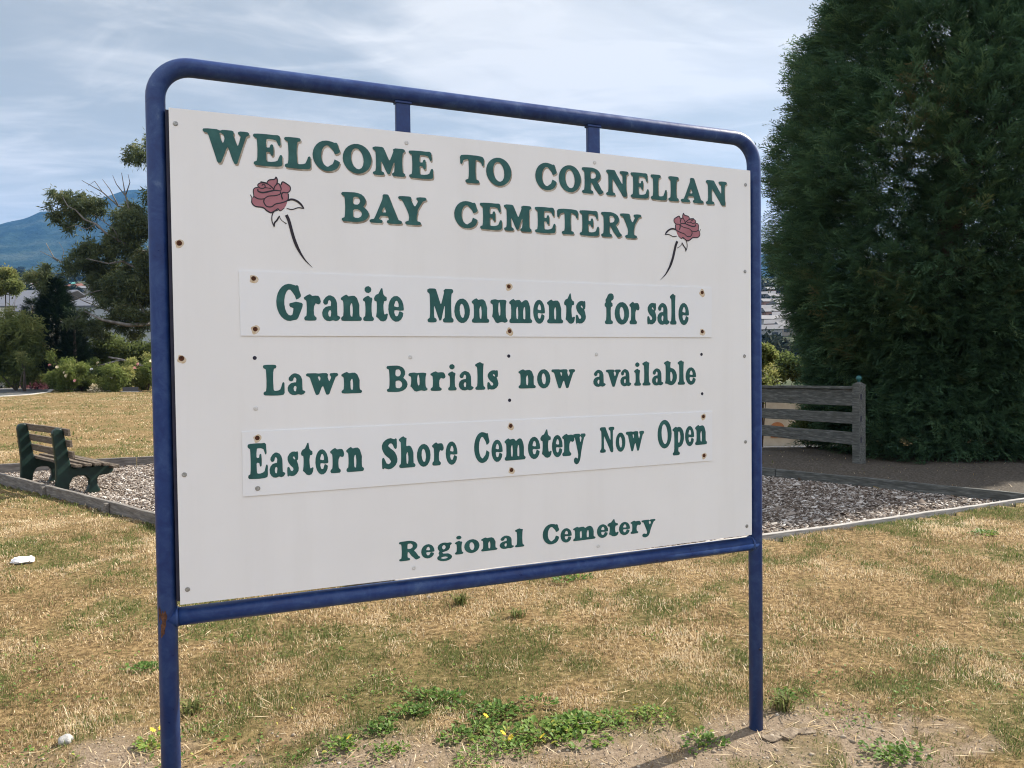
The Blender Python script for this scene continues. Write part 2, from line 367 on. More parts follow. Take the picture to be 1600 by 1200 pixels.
def contours(X, Y, d):
    """closed outlines of d<0 by marching squares on a slightly softened field"""
    occ = np.clip(.5 - d * GR * .5, 0, 1)
    k = np.array([1, 4, 6, 4, 1.]) / 16
    for _ in range(5):
        occ = np.apply_along_axis(lambda r: np.convolve(r, k, 'same'), 0, occ); occ = np.apply_along_axis(lambda r: np.convolve(r, k, 'same'), 1, occ)
    F = occ - .5; F[0] = F[-1] = -.5; F[:, 0] = F[:, -1] = -.5
    ny, nx = F.shape; nxt = {}; pos = {}
    def key(i, j, e):
        return (i, j, 'h') if e == 0 else (i, j + 1, 'v') if e == 1 else (i + 1, j, 'h') if e == 2 else (i, j, 'v')
    def point(kk):
        i, j, o = kk
        a = F[i, j]; b = F[i, j + 1] if o == 'h' else F[i + 1, j]; t = a / (a - b)
        return (X[i, j] + (t / GR if o == 'h' else 0), Y[i, j] + (t / GR if o == 'v' else 0))
    seg = {1: [(3, 0)], 2: [(0, 1)], 3: [(3, 1)], 4: [(1, 2)], 5: [(3, 0), (1, 2)], 6: [(0, 2)], 7: [(3, 2)], 8: [(2, 3)], 9: [(2, 0)],
           10: [(0, 1), (2, 3)], 11: [(2, 1)], 12: [(1, 3)], 13: [(1, 0)], 14: [(0, 3)]}
    B = F > 0
    code = B[:-1, :-1] * 1 + B[:-1, 1:] * 2 + B[1:, 1:] * 4 + B[1:, :-1] * 8
    for i, j in zip(*np.nonzero((code > 0) & (code < 15))):
        for a, b in seg[int(code[i, j])]:
            nxt[key(i, j, a)] = key(i, j, b)
    loops = []
    while nxt:
        k0, k1 = nxt.popitem(); lp = [k0]
        while k1 != k0 and k1 in nxt:
            lp.append(k1); k1 = nxt.pop(k1)
        P = [point(q) for q in lp]
        keep = [P[0]]                                      # drop points that lie on a straight run
        for q in range(1, len(P) - 1):
            a, b, c = np.array(keep[-1]), np.array(P[q]), np.array(P[q + 1])
            if abs((b - a)[0] * (c - a)[1] - (b - a)[1] * (c - a)[0]) > .00022 or np.hypot(*(b - a)) > .12: keep.append(P[q])
        if len(keep) > 5: loops.append(keep)
    return loops
# ---------------------------------------------------------------- terrain: one ground sheet out to the hills, the mountain beyond
BED = [(-.85, 5.35), (5.75, 8.40), (-.8, 15.4), (-8.45, 11.85)]          # the mulched bed, counter-clockwise from its near corner
def in_bed(x, y, grow=0.0):
    r = np.ones(np.shape(x), bool)
    for (ax, ay), (bx, by) in zip(BED, BED[1:] + BED[:1]):
        l = math.hypot(bx - ax, by - ay); r &= ((bx - ax) * (y - ay) - (by - ay) * (x - ax)) / l > -grow
    return r
def ground_z(x, y):
    x = np.asarray(x, float); y = np.asarray(y, float); rr = np.hypot(x, y)
    z = .05 * (vnoise(x, y, 2.5, 3, 3) - .5) * sstep(4, 9, rr) + .03 * (vnoise(x, y, .35, 2, 9) - .5) * sstep(30, 8, rr)
    z = z - 2.2 * sstep(13.2, 27, y) * sstep(1.5, 4.5, x + .1 * y) * sstep(200, 90, rr)
    z = z + np.where(rr > 75, (rr - 75) * .105 * sstep(75, 520, rr), 0) * (1 + .30 * (vnoise(x, y, 420, 4, 5) - .5))
    z = z - .20 * in_bed(x, y, .0)
    return z
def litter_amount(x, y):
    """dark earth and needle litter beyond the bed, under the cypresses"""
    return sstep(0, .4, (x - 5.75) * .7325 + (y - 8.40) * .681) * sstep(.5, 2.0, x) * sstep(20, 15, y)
def dirt_amount(x, y):
    """bare soil: along the near edge in front of the sign and round the right post"""
    n = vnoise(x, y, .45, 4, 21)
    edge = 3.24 + .25 * (vnoise(x, y, .8, 3, 33) - .5) * 2
    a = sstep(edge + .22, edge - .22, y) * sstep(-2.7, -1.9, x) * sstep(1.75, 1.25, x)
    b = sstep(.75, .3, np.hypot((x - 1.35) * .8, (y - 3.12) * 1.6)) * .9
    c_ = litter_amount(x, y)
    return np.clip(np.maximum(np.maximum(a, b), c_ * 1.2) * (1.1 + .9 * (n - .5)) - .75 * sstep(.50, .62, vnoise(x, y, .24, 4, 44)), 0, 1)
def green_amount(x, y):
    n = vnoise(x, y, 1.15, 4, 51); k = vnoise(x, y, .30, 4, 52)
    g = sstep(.50, .66, n * .38 + k * .40 + vnoise(x, y, .11, 3, 53) * .28) * .95
    g = np.maximum(g, .95 * sstep(4.5, 3.6, y) * sstep(-1.9, -.9, x) * sstep(.30, .60, k))       # greener strip at the foot of the sign
    for (ax, ay), (bx, by), w in (((-8.3, 11.7), (-3.4, 7.5), .35), ((2.1, 6.7), (3.6, 7.3), .30), ((-8, 12.3), (-5, 13.7), .6)):    # along the edging
        t = np.clip(((x - ax) * (bx - ax) + (y - ay) * (by - ay)) / ((bx - ax) ** 2 + (by - ay) ** 2), 0, 1)
        g = np.maximum(g, sstep(w, w * .2, np.hypot(x - ax - t * (bx - ax), y - ay - t * (by - ay))) * sstep(.35, .6, k))
    return np.clip(g, 0, 1)
nA = 900; th = np.concatenate([np.linspace(-50, 50, nA), np.linspace(50, 310, 90)[1:-1]]) * math.pi / 180
nA = len(th); rads = [0.05, .4]
while rads[-1] < 2700: rads.append(rads[-1] * 1.028)
rads = np.array(rads); RR, TT = np.meshgrid(rads, th, indexing='ij'); GX = RR * np.sin(TT); GY = RR * np.cos(TT)
GZ = ground_z(GX, GY); i, j = np.meshgrid(np.arange(len(rads) - 1), np.arange(nA), indexing='ij'); j2 = (j + 1) % nA
F = np.stack([i * nA + j, i * nA + j2, (i + 1) * nA + j2, (i + 1) * nA + j], -1).reshape(-1, 4)[:, ::-1]
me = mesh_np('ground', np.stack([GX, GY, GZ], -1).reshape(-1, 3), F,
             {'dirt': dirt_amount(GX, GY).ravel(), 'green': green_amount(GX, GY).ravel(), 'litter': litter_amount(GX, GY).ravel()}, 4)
m, t, o = mat('dry lawn soil')
pos = N('ShaderNodeNewGeometry', t).outputs['Position']
b = N('ShaderNodeBsdfPrincipled', t, inp={'Roughness': .95, 'Specular IOR Level': .1})
straw = ramp(t, noise(t, 26, 6, .7, pos), [(.30, (.045, .028, .012)), (.46, (.14, .092, .042)), (.60, (.28, .195, .095)), (.74, (.42, .315, .165))])
grn = ramp(t, noise(t, 31, 5, .7, pos), [(.3, (.022, .030, .009)), (.55, (.06, .08, .022)), (.75, (.13, .14, .05))])
soil = ramp(t, noise(t, 60, 7, .75, pos), [(.22, (.09, .065, .045)), (.42, (.18, .135, .095)), (.6, (.27, .21, .15)), (.8, (.38, .31, .235))])
ga = N('ShaderNodeAttribute', t, attribute_name='green'); da = N('ShaderNodeAttribute', t, attribute_name='dirt')
x1 = N('ShaderNodeMix', t, data_type='RGBA'); gm = N('ShaderNodeMath', t, operation='MULTIPLY', inp={1: .45}); L(ga.outputs['Fac'], gm.inputs[0], t); L(gm.outputs[0], x1.inputs['Factor'], t); L(straw, x1.inputs['A'], t); L(grn, x1.inputs['B'], t)
x2 = N('ShaderNodeMix', t, data_type='RGBA'); L(da.outputs['Fac'], x2.inputs['Factor'], t); L(x1.outputs['Result'], x2.inputs['A'], t); L(soil, x2.inputs['B'], t)
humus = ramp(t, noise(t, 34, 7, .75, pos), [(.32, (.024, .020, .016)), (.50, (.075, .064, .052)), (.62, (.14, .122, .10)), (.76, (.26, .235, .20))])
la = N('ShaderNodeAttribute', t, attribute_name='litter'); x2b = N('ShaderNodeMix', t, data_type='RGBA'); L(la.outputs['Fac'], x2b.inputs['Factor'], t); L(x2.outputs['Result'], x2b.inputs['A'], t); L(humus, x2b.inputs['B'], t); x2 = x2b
# beyond the cemetery the ground is wooded hillside
ln = N('ShaderNodeVectorMath', t, operation='LENGTH'); L(pos, ln.inputs[0], t)
fr = N('ShaderNodeMapRange', t, inp={'From Min': 72.0, 'From Max': 110.0}); L(ln.outputs['Value'], fr.inputs['Value'], t)
wood = ramp(t, noise(t, .035, 6, .7, pos), [(.3, (.018, .026, .012)), (.5, (.045, .058, .028)), (.66, (.13, .125, .07))])
x3 = N('ShaderNodeMix', t, data_type='RGBA'); L(fr.outputs[0], x3.inputs['Factor'], t); L(x2.outputs['Result'], x3.inputs['A'], t); L(wood, x3.inputs['B'], t)
L(x3.outputs['Result'], b.inputs['Base Color'], t)
bn = N('ShaderNodeBump', t, inp={'Strength': .9, 'Distance': .012}); L(noise(t, 75, 6, .7, pos), bn.inputs['Height'], t); L(bn.outputs[0], b.inputs['Normal'], t)
L(b.outputs[0], o.inputs[0], t)
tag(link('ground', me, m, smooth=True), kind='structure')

# the mountain: skyline heights by bearing, ridged slopes
sk = np.array([(-900, 372), (-300, 362), (0, 349), (45, 338), (72, 328), (90, 329), (130, 322), (165, 307), (200, 294), (235, 292), (300, 284), (420, 276), (560, 290), (760, 330), (950, 368), (1195, 396), (1500, 420), (1900, 445), (2600, 470)], float)
saz = np.arctan((sk[:, 0] - 800) / 1200); se = np.array([at(px, py, 1000.0)[2] - CAM_H for px, py in sk]) / 1000 * np.cos(saz)     # elevation tangent per bearing
az = np.linspace(-1.15, 1.15, 420); r0, r1 = 2500.0, 6200.0; ru = np.linspace(0, 1, 120)
A_, U_ = np.meshgrid(az, ru, indexing='ij'); Rm = r0 + (r1 - r0) * U_
top = np.interp(A_, saz, se) * (4700.0)
prof = sstep(0, .62, U_) * .55 + .45 * np.clip(U_ / .62, 0, 1); prof = np.where(U_ > .6, 1 - sstep(.6, 1.05, U_) * .75, prof)
base = (r0 - 75) * .105 * 1.0 - 25
mx_, my_ = Rm * np.sin(A_), Rm * np.cos(A_)
rid = np.abs(vnoise(mx_ * np.cos(.3) + my_ * .3, my_ * .35 - mx_ * .1, 420, 5, 71) - .5) * 2
mz = base + (top - base) * prof * (1 - .16 * rid * np.sin(np.clip(prof, 0, 1) * math.pi)) + 14 * (vnoise(mx_, my_, 90, 3, 72) - .5)
n1, n2 = mx_.shape; i, j = np.meshgrid(np.arange(n1 - 1), np.arange(n2 - 1), indexing='ij')
F = np.stack([i * n2 + j, (i + 1) * n2 + j, (i + 1) * n2 + j + 1, i * n2 + j + 1], -1).reshape(-1, 4)[:, ::-1]
me = mesh_np('mountain', np.stack([mx_, my_, mz], -1).reshape(-1, 3), F, None, 4)
tag(link('mountain', me, surf('forested mountain', [(.32, (.010, .022, .020)), (.5, (.024, .042, .032)), (.68, (.050, .066, .05))], scale=.006, det=8, rough=1, bump=.8, bscale=.03, bdist=25, spec=0, world=True), smooth=True), kind='structure')

# ---------------------------------------------------------------- the road far left and the bed's floor
asph = surf('asphalt', [(.3, (.045, .047, .05)), (.7, (.075, .077, .08))], 20, 6, .9, .3, 90, world=True)
road = [(-95, 42), (-60, 44.5), (-31.0, 46.2), (-30.9, 49), (-32.6, 54), (-36.6, 61), (-43, 66), (-60, 69), (-95, 70)]
mb = MB(); mb.add([(x, y, ground_z(x, y) + .03) for x, y in road], [tuple(range(len(road)))]); tag(mb.build('road', asph), kind='structure')
concrete = surf('kerb concrete', [(.3, (.26, .25, .23)), (.7, (.42, .40, .37))], 6, 6, .9, .4, 60)
mb = MB()
for k in range(1, len(road) - 2):
    mb.beam((*road[k], .0), (*road[k + 1], .0), .26, .12)
tag(mb.build('kerb', concrete, bevel=.02), kind='structure')

mulchm = surf('mulch floor', [(.28, (.03, .022, .018)), (.45, (.10, .078, .062)), (.6, (.20, .165, .14)), (.75, (.33, .30, .27))], 38, 7, .95, 1, 55, bdist=.02, world=True)
mb = MB(); mb.add([(x, y, -.055) for x, y in BED], [(0, 1, 2, 3)]); tag(mb.build('mulch_bed_floor', mulchm), kind='structure')
# ---------------------------------------------------------------- the welcome sign
SA = 0.4003; SX, SY, SZ = -1.0286, 2.3442, .841; BW, BH = 2.2, 1.5194
# board coordinates (u along, v up) of points measured on the photo's board
_px = np.array([[266.5, 169], [1172.5, 265], [278.5, 948], [1174.5, 835]]); _uv = np.array([[0, BH], [BW, BH], [0, 0], [BW, 0]])
_A = []
for (x, y), (u, v) in zip(_px, _uv):
    _A += [[x, y, 1, 0, 0, 0, -u * x, -u * y], [0, 0, 0, x, y, 1, -v * x, -v * y]]
_h = np.append(np.linalg.solve(np.array(_A), _uv.ravel()), 1).reshape(3, 3)
def uv(px, py):
    q = _h @ np.array([px, py, 1.]); return q[0] / q[2], q[1] / q[2]

bluem, t, o = mat('weathered blue paint')
b = N('ShaderNodeBsdfPrincipled', t, inp={'Specular IOR Level': .3})
vec = N('ShaderNodeTexCoord', t).outputs['Object']
n1 = noise(t, 17, 8, .72, vec, (1, 1, 1.0), .5)
L(ramp(t, n1, [(.28, (.010, .024, .105)), (.48, (.015, .040, .148)), (.62, (.030, .064, .18)), (.80, (.10, .15, .26))]), b.inputs['Base Color'], t)
L(ramp(t, n1, [(.3, (.26,) * 3), (.7, (.52,) * 3)]), b.inputs['Roughness'], t)
bn = N('ShaderNodeBump', t, inp={'Strength': .12, 'Distance': .003}); L(noise(t, 120, 4, .6, vec), bn.inputs['Height'], t); L(bn.outputs[0], b.inputs['Normal'], t)
L(b.outputs[0], o.inputs[0], t)
def panelmat(name, c0, c1, dirt):
    """painted sheet with faint rain streaks and grime"""
    m, t, o = mat(name); b = N('ShaderNodeBsdfPrincipled', t, inp={'Specular IOR Level': .45}); vec = N('ShaderNodeTexCoord', t).outputs['Object']
    base = ramp(t, noise(t, 1.7, 5, .6, vec), [(.3, c0), (.7, c1)])
    st = noise(t, 9, 6, .65, vec, (1, 1, .07)); sp_ = noise(t, 70, 3, .6, vec)
    f1 = N('ShaderNodeMapRange', t, inp={'From Min': .50, 'From Max': .80, 'To Max': dirt}); L(st, f1.inputs['Value'], t)
    f2 = N('ShaderNodeMapRange', t, inp={'From Min': .80, 'From Max': .90, 'To Max': dirt * .4}); L(sp_, f2.inputs['Value'], t)
    ad = N('ShaderNodeMath', t, operation='ADD', use_clamp=True); L(f1.outputs[0], ad.inputs[0], t); L(f2.outputs[0], ad.inputs[1], t)
    mx = N('ShaderNodeMix', t, data_type='RGBA'); L(ad.outputs[0], mx.inputs['Factor'], t); L(base, mx.inputs['A'], t); mx.inputs['B'].default_value = (.42, .40, .36, 1); L(mx.outputs['Result'], b.inputs['Base Color'], t)
    L(ramp(t, noise(t, 3, 5, .6, vec), [(.3, (.30,) * 3), (.7, (.46,) * 3)]), b.inputs['Roughness'], t)
    bn = N('ShaderNodeBump', t, inp={'Strength': .15, 'Distance': .004}); L(noise(t, 2.2, 3, .5, vec), bn.inputs['Height'], t); L(bn.outputs[0], b.inputs['Normal'], t)
    L(b.outputs[0], o.inputs[0], t); return m
boardm = panelmat('white sign board', (.725, .722, .722), (.772, .770, .772), .10)
stripm = panelmat('white overlay strip', (.725, .735, .755), (.77, .78, .80), .06)
darkm = surf('dark board edge', [(.3, (.008, .009, .02)), (.7, (.02, .02, .045))], 20, rough=.7)
greenm = surf('bottle green lettering', [(.32, (.008, .066, .064)), (.52, (.011, .085, .080)), (.70, (.028, .12, .112))], 22, 7, .5, .03, 60)
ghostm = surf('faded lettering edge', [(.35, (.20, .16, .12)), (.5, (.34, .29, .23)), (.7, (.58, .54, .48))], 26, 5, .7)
blackm = surf('black line paint', [(.3, (.008, .006, .012)), (.7, (.018, .012, .024))], 30, rough=.5)
pinkm = surf('dusty rose paint', [(.3, (.31, .115, .14)), (.6, (.37, .15, .18)), (.75, (.42, .20, .22))], 18, 5, .55)
rustm = surf('rusty iron', [(.35, (.022, .008, .004)), (.6, (.09, .028, .010)), (.75, (.17, .06, .02))], 160, 5, .9, .4, 300, bdist=.002)
stainm = surf('rust stain', [(.35, (.50, .38, .24)), (.7, (.66, .58, .48))], 120, 4, .8)
zincm = surf('dull zinc', [(.35, (.22, .22, .21)), (.7, (.42, .42, .40))], 160, 4, .45, .2, 300, metal=.6)
capm = surf('white screw cap', [(.35, (.50, .50, .49)), (.7, (.64, .64, .63))], 160, 4, .5)

sign = empty('welcome_sign', (SX, SY, 0), SA, label='large white cemetery welcome sign with green lettering and blue tube frame', cat='sign')
Q = lambda u, v, n: (u, -n, v + SZ)          # board coordinates to the sign's own; n is the distance in front of the board's face
TR_, TN = .0285, -.036
uL, uR, vT, vB, rb = -.037, 2.2487, 1.659, -.043, .105
P = [Q(uL, -SZ - .25, TN), Q(uL, .4, TN), Q(uL, vT - rb - .05, TN)]
P += [Q(uL + rb - rb * math.cos(q), vT - rb + rb * math.sin(q), TN) for q in np.linspace(0, math.pi / 2, 12)]
P += [Q(uL + k, vT, TN) for k in np.linspace(.3, 2.0, 7)]
P += [Q(uR - rb + rb * math.sin(q), vT - rb + rb * math.cos(q), TN) for q in np.linspace(0, math.pi / 2, 12)]
P += [Q(uR, vT - rb - .05, TN), Q(uR, .4, TN), Q(uR, -SZ - .25, TN)]
mb = MB(); mb.tube(P, TR_, 28); mb.build('frame', bluem, sign, True)
mb = MB(); mb.tube([Q(uL, vB, TN), Q(.6, vB - .002, TN), Q(1.4, vB - .002, TN), Q(uR, vB, TN)], TR_, 28); mb.build('bottom_rail', bluem, sign, True)
# welds where the rail meets the posts
for uu in (uL + TR_ * .93, uR - TR_ * .93):
    mb = MB(); mb.tube([Q(uu - .004, vB, TN), Q(uu + .004, vB, TN)], TR_ + .0035, 24); mb.build('weld', bluem, sign, True)
for uu in (.735, 1.478):
    mb = MB(); mb.box(Q(uu, (vT + BH) / 2 - .11, TN + .004), (.05, .022, vT - BH + .20)); mb.build('strut', bluem, sign, bevel=.003)
    mb = MB(); mb.box(Q(uu, vT - TR_ - .0005, TN + .004), (.058, .03, .008)); mb.build('strut_foot', bluem, sign, bevel=.002)
# timber backing and the white face, its lower edge slightly bowed
mb = MB(); mb.box(Q(BW / 2 - .012, BH / 2 + .004, -.0225), (BW - .004, .033, BH - .018)); mb.build('backing', darkm, sign)
bd = MB(); nseg = 40; top = []; bot = []
for k in range(nseg + 1):
    q = k / nseg; bow = -.006 * math.sin(q * math.pi) + .0025 * math.sin(q * 9) * (q > .55)
    top.append((q * BW, BH + .004 * math.sin(q * math.pi))); bot.append((q * BW, bow * .7 + .003))
bd.prism(bot + top[::-1], -.0055, 0, lambda p, q, n: Q(p, q, n)); board = bd.build('board', boardm, sign)
def strip(c):
    p = [uv(*q) for q in c]; mb = MB(); mb.prism(p, .0003, .0034, lambda a, b_, n: Q(a, b_, n))
    return mb.build('overlay_strip', stripm, sign)
strip1 = strip([(376, 524.4), (1111, 525), (1111.5, 447.5), (374, 423)])
strip2 = strip([(378, 776), (1112, 717.5), (1112, 640.5), (377, 674.5)])
strip1['label'] = 'upper white overlay strip advertising granite monuments'; strip2['label'] = 'lower white overlay strip announcing the eastern shore cemetery'

_glyph = {}
def glyph(c):
    if c not in _glyph:
        X_, Y_, d_ = G(c); lp = contours(X_, Y_, d_ - .014); P = np.array([q for l in lp for q in l]); x0, x1 = P[:, 0].min(), P[:, 0].max()
        _glyph[c] = [[((x - x0) / (x1 - x0), y) for x, y in l] for l in lp]
    return _glyph[c]
def lettering(words, n, parent, ghost=None, thick=.0003):
    """each word: letters, their left and right edges (photo pixels), two base points, two top points, height of the top line in letter units"""
    def word(wd, off, nn, mt, name):
        txt, xs, b0, b1, t0, t1, ht = wd; bm = bmesh.new()
        bl = lambda px: b0[1] + (b1[1] - b0[1]) * (px - b0[0]) / (b1[0] - b0[0]); tl = lambda px: t0[1] + (t1[1] - t0[1]) * (px - t0[0]) / (t1[0] - t0[0])
        for par in (0, 1):                                # neighbours may touch: fill them separately
            cu = bpy.data.curves.new(name, 'CURVE'); cu.dimensions = '2D'; cu.fill_mode = 'BOTH'; cu.extrude = thick
            for c, (xl, xr) in list(zip(txt, xs))[par::2]:
                xm = (xl + xr) / 2
                ul, vl = uv(xl, bl(xl)); ur, vr = uv(xr, bl(xr)); vt = uv(xm, tl(xm))[1]; sc = (vt - (vl + vr) / 2) / ht
                for lp in glyph(c):
                    sp = cu.splines.new('POLY'); sp.points.add(len(lp) - 1); sp.use_cyclic_u = True
                    for pt, (gx, gy) in zip(sp.points, lp):
                        pt.co = (ul + (ur - ul) * gx + off[0], vl + (vr - vl) * gx + sc * gy + off[1], par * .00004, 1)
            tmp = bpy.data.objects.new('tmp', cu); COL.objects.link(tmp); dg = bpy.context.evaluated_depsgraph_get()
            me = bpy.data.meshes.new_from_object(tmp.evaluated_get(dg)); bpy.data.objects.remove(tmp); bpy.data.curves.remove(cu)
            bm.from_mesh(me); bpy.data.meshes.remove(me)
            if par == 0: n0 = len(bm.verts)
        bm.verts.ensure_lookup_table()
        for i_, v in enumerate(bm.verts): v.co = (v.co.x, -(v.co.z + nn + thick + (.00005 if i_ >= n0 else 0)), v.co.y + SZ)
        bmesh.ops.recalc_face_normals(bm, faces=bm.faces); me = bpy.data.meshes.new(name); bm.to_mesh(me); bm.free()
        return link(name, me, mt, parent)
    for wd in words:
        if ghost: word(wd, ghost, n, ghostm, 'lettering_ghost'); word(wd, (0, 0), n + .0007, greenm, 'lettering')  # faded tan outline of older letters, set behind the green
        else: word(wd, (0, 0), n, greenm, 'lettering')
def Z5(*a): return [(220 + l / 3.158, 220 + r / 3.158) for l, r in a]
def Z6(*a): return [(700 + l / 3.2, 700 + r / 3.2) for l, r in a]
def Z7(*a): return [(360 + l / 4, 360 + r / 4) for l, r in a]
def Z8(*a): return [(740 + l / 4, 740 + r / 4) for l, r in a]
def ZA(*a): return [(370 + l / 4, 370 + r / 4) for l, r in a]
def ZB(*a): return [(740 + l / 3.333, 740 + r / 3.333) for l, r in a]
lettering([
    ('WELCOME', Z5((315, 545), (563, 706), (716, 845), (855, 990), (1003, 1145), (1150, 1310), (1328, 1448)), (401.4, 257.5), (642.7, 276.5), (400.5, 209.5), (641.2, 235), 1),
    ('TO', Z6((65, 185), (195, 320)), (739, 285), (1053, 312.2), (739, 243), (1131, 283), 1),
    ('CORNELIAN', Z6((440, 547), (557, 667), (672, 779), (793, 905), (915, 1005), (1015, 1095), (1103, 1155), (1165, 1278), (1290, 1395)), (739, 285), (1053, 312.2), (739, 243), (1131, 283), 1),
    ('BAY', Z5((995, 1130), (1133, 1293), (1275, 1415)), (539.8, 344.6), (647.5, 350.3), (536.7, 300.2), (663.3, 308.8), 1),
    ('CEMETERY', Z6((35, 152), (163, 273), (283, 420), (437, 540), (548, 653), (660, 757), (767, 870), (862, 968)), (753, 356.2), (987.5, 370.3), (751.6, 316.3), (1000, 334.4), 1)],
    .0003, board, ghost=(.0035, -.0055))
lettering([
    ('Granite', Z7((290, 455), (462, 568), (575, 688), (692, 822), (830, 897), (900, 985), (988, 1085)), (480, 499.7), (620, 500.3), (480, 461.6), (620, 463.2), .7),
    ('Monuments', Z7((1232, 1395), (1400, 1497), (1508, 1617)) + Z8((105, 212), (222, 365), (372, 445), (458, 558), (565, 632), (637, 700)), (668, 502), (900, 503.2), (690, 466.5), (900, 469.3), .7),
    ('for', Z8((818, 875), (880, 970), (972, 1035)), (945, 504), (1076, 504.5), (950, 471.4), (1070, 472.8), .7),
    ('sale', Z8((1083, 1140), (1146, 1222), (1225, 1265), (1278, 1343)), (945, 504), (1076, 504.5), (950, 471.4), (1070, 472.8), .7)],
    .0036, strip1)
lettering([
    ('Lawn', Z7((205, 338), (357, 468), (473, 675), (693, 822)), (420, 616.8), (555, 613), (450, 583.8), (550, 582.2), .7),
    ('Burials', Z7((977, 1107), (1113, 1232), (1250, 1345), (1360, 1413), (1427, 1520), (1530, 1592)) + Z8((85, 155)), (610, 610.9), (770, 606.7), (650, 582), (770, 577.8), .7),
    ('now', Z8((280, 388), (397, 480), (487, 635)), (815, 605), (895, 603), (815, 577.3), (895, 575.5), .7),
    ('available', Z8((748, 825), (827, 920), (917, 985), (1003, 1045), (1055, 1105), (1115, 1185), (1190, 1270), (1275, 1320), (1325, 1390)), (930, 601.8), (1080, 598), (930, 576.8), (1080, 572.8), .7)],
    .0003, board)
lettering([
    ('Eastern', ZA((65, 190), (200, 298), (310, 383), (398, 475), (487, 568), (580, 668), (680, 790)), (387.5, 747.8), (560, 735), (432, 707.5), (557, 699.3), .7),
    ('Shore', ZA((903, 1000), (1010, 1112), (1122, 1207), (1217, 1290), (1302, 1375)), (635, 729), (705, 723.6), (661, 694), (705, 690), .7),
    ('Cemetery', [(740, 764)] + ZB((90, 148), (158, 267), (280, 343), (345, 403), (405, 460), (458, 522), (515, 580)), (803, 716.8), (887, 710), (776, 687), (884, 678.2), .7),
    ('Now', ZB((655, 730), (737, 787), (790, 885)), (941, 705), (992, 701), (968, 675.2), (992, 672.3), .7),
    ('Open', ZB((955, 1028), (1033, 1092), (1098, 1145), (1150, 1212)), (1037, 697.5), (1094, 692), (1058, 666.2), (1094, 663.2), .7)],
    .0036, strip2)
lettering([
    ('Regional', ZA((1008, 1140), (1147, 1230), (1247, 1340), (1358, 1410), (1417, 1512), (1522, 1624)) + ZB((132, 207), (212, 260)), (637.5, 875), (810.5, 853.4), (667.5, 850.8), (791, 836.4), .7),
    ('Cemetery', ZB((357, 443), (450, 508), (515, 632), (640, 698), (695, 753), (755, 812), (815, 870), (872, 945)), (911, 842.2), (992, 831.7), (884, 825), (992, 813), .7)],
    .0003, board)

# the two painted roses: one traced, one mirrored
rz = lambda x, y: uv(370 + x / 7.056, 260 + y / 7.056)
fill = [(172, 340), (180, 405), (225, 445), (300, 457), (345, 492), (388, 512), (440, 490), (468, 470), (490, 490), (532, 465), (555, 430), (575, 370), (578, 300), (602, 262), (600, 228), (565, 192), (520, 174), (500, 205), (472, 193), (462, 160), (445, 124), (428, 143), (370, 153), (345, 180), (278, 170), (250, 198), (250, 235), (215, 240), (195, 270), (200, 330), (190, 346)]
lines = [([(160, 312), (178, 345), (178, 400), (215, 440), (300, 455), (345, 490), (390, 510), (430, 490), (465, 468), (490, 490), (535, 460)], 3, 7),
         ([(190, 345), (200, 325), (195, 265), (215, 238), (250, 235)], 5, 5), ([(205, 335), (250, 358), (310, 358), (360, 330), (440, 322), (490, 305), (497, 280)], 6, 5),
         ([(315, 360), (310, 395), (340, 440), (395, 445), (440, 415), (510, 400), (575, 370), (580, 300)], 6, 6), ([(245, 250), (250, 275), (300, 290), (380, 275), (430, 265), (500, 272)], 5, 8),
         ([(252, 235), (245, 205), (270, 185), (320, 185), (360, 200), (400, 230), (425, 262)], 5, 5), ([(275, 170), (330, 180), (365, 200), (400, 235)], 4, 4),
         ([(290, 215), (300, 200), (320, 205), (325, 230), (300, 245), (270, 240), (255, 225)], 4, 5), ([(325, 235), (360, 240), (390, 245)], 5, 3),
         ([(345, 180), (370, 152), (430, 142), (445, 120), (460, 150), (455, 190), (430, 225), (420, 260)], 5, 6), ([(455, 195), (480, 195), (500, 240), (500, 265)], 4, 6),
         ([(500, 205), (518, 172), (560, 192), (600, 225), (600, 265), (570, 290), (520, 290), (505, 320), (518, 365)], 7, 5),
         ([(570, 380), (610, 364), (660, 375), (710, 410), (752, 465)], 4, 10), ([(752, 465), (690, 455), (620, 475), (560, 462)], 3, 5),
         ([(470, 480), (420, 500), (398, 550), (400, 610), (422, 668)], 4, 5), ([(422, 668), (425, 625), (455, 590), (480, 545)], 2, 8), ([(478, 545), (500, 590), (557, 632)], 6, 3),
         ([(556, 535), (583, 595), (606, 680), (640, 800), (690, 920), (760, 1030), (840, 1112)], 14, 14)]
def smooth(P, n=7):
    P = np.array(P, float); Qp = np.vstack([2 * P[0] - P[1], P, 2 * P[-1] - P[-2]]); o_ = []
    for i in range(len(P) - 1):
        p0, p1, p2, p3 = Qp[i:i + 4]
        for s_ in np.linspace(0, 1, n, endpoint=i == len(P) - 2): o_.append(.5 * (2 * p1 + (p2 - p0) * s_ + (2 * p0 - 5 * p1 + 4 * p2 - p3) * s_ ** 2 + (3 * p1 - p0 - 3 * p2 + p3) * s_ ** 3))
    return np.array(o_)
c0 = np.array(rz(400, 330)); tip0 = np.array(rz(840, 1112)); c1_ = np.array(uv(1073, 355)); tip1 = np.array(uv(1031.5, 436))
def rose_map(k):
    if k == 0: return lambda x, y: rz(x, y)
    sx, sy = (tip1 - c1_) / (tip0 - c0)
    return lambda x, y: (c1_[0] + sx * (rz(x, y)[0] - c0[0]), c1_[1] + sy * (rz(x, y)[1] - c0[1]))
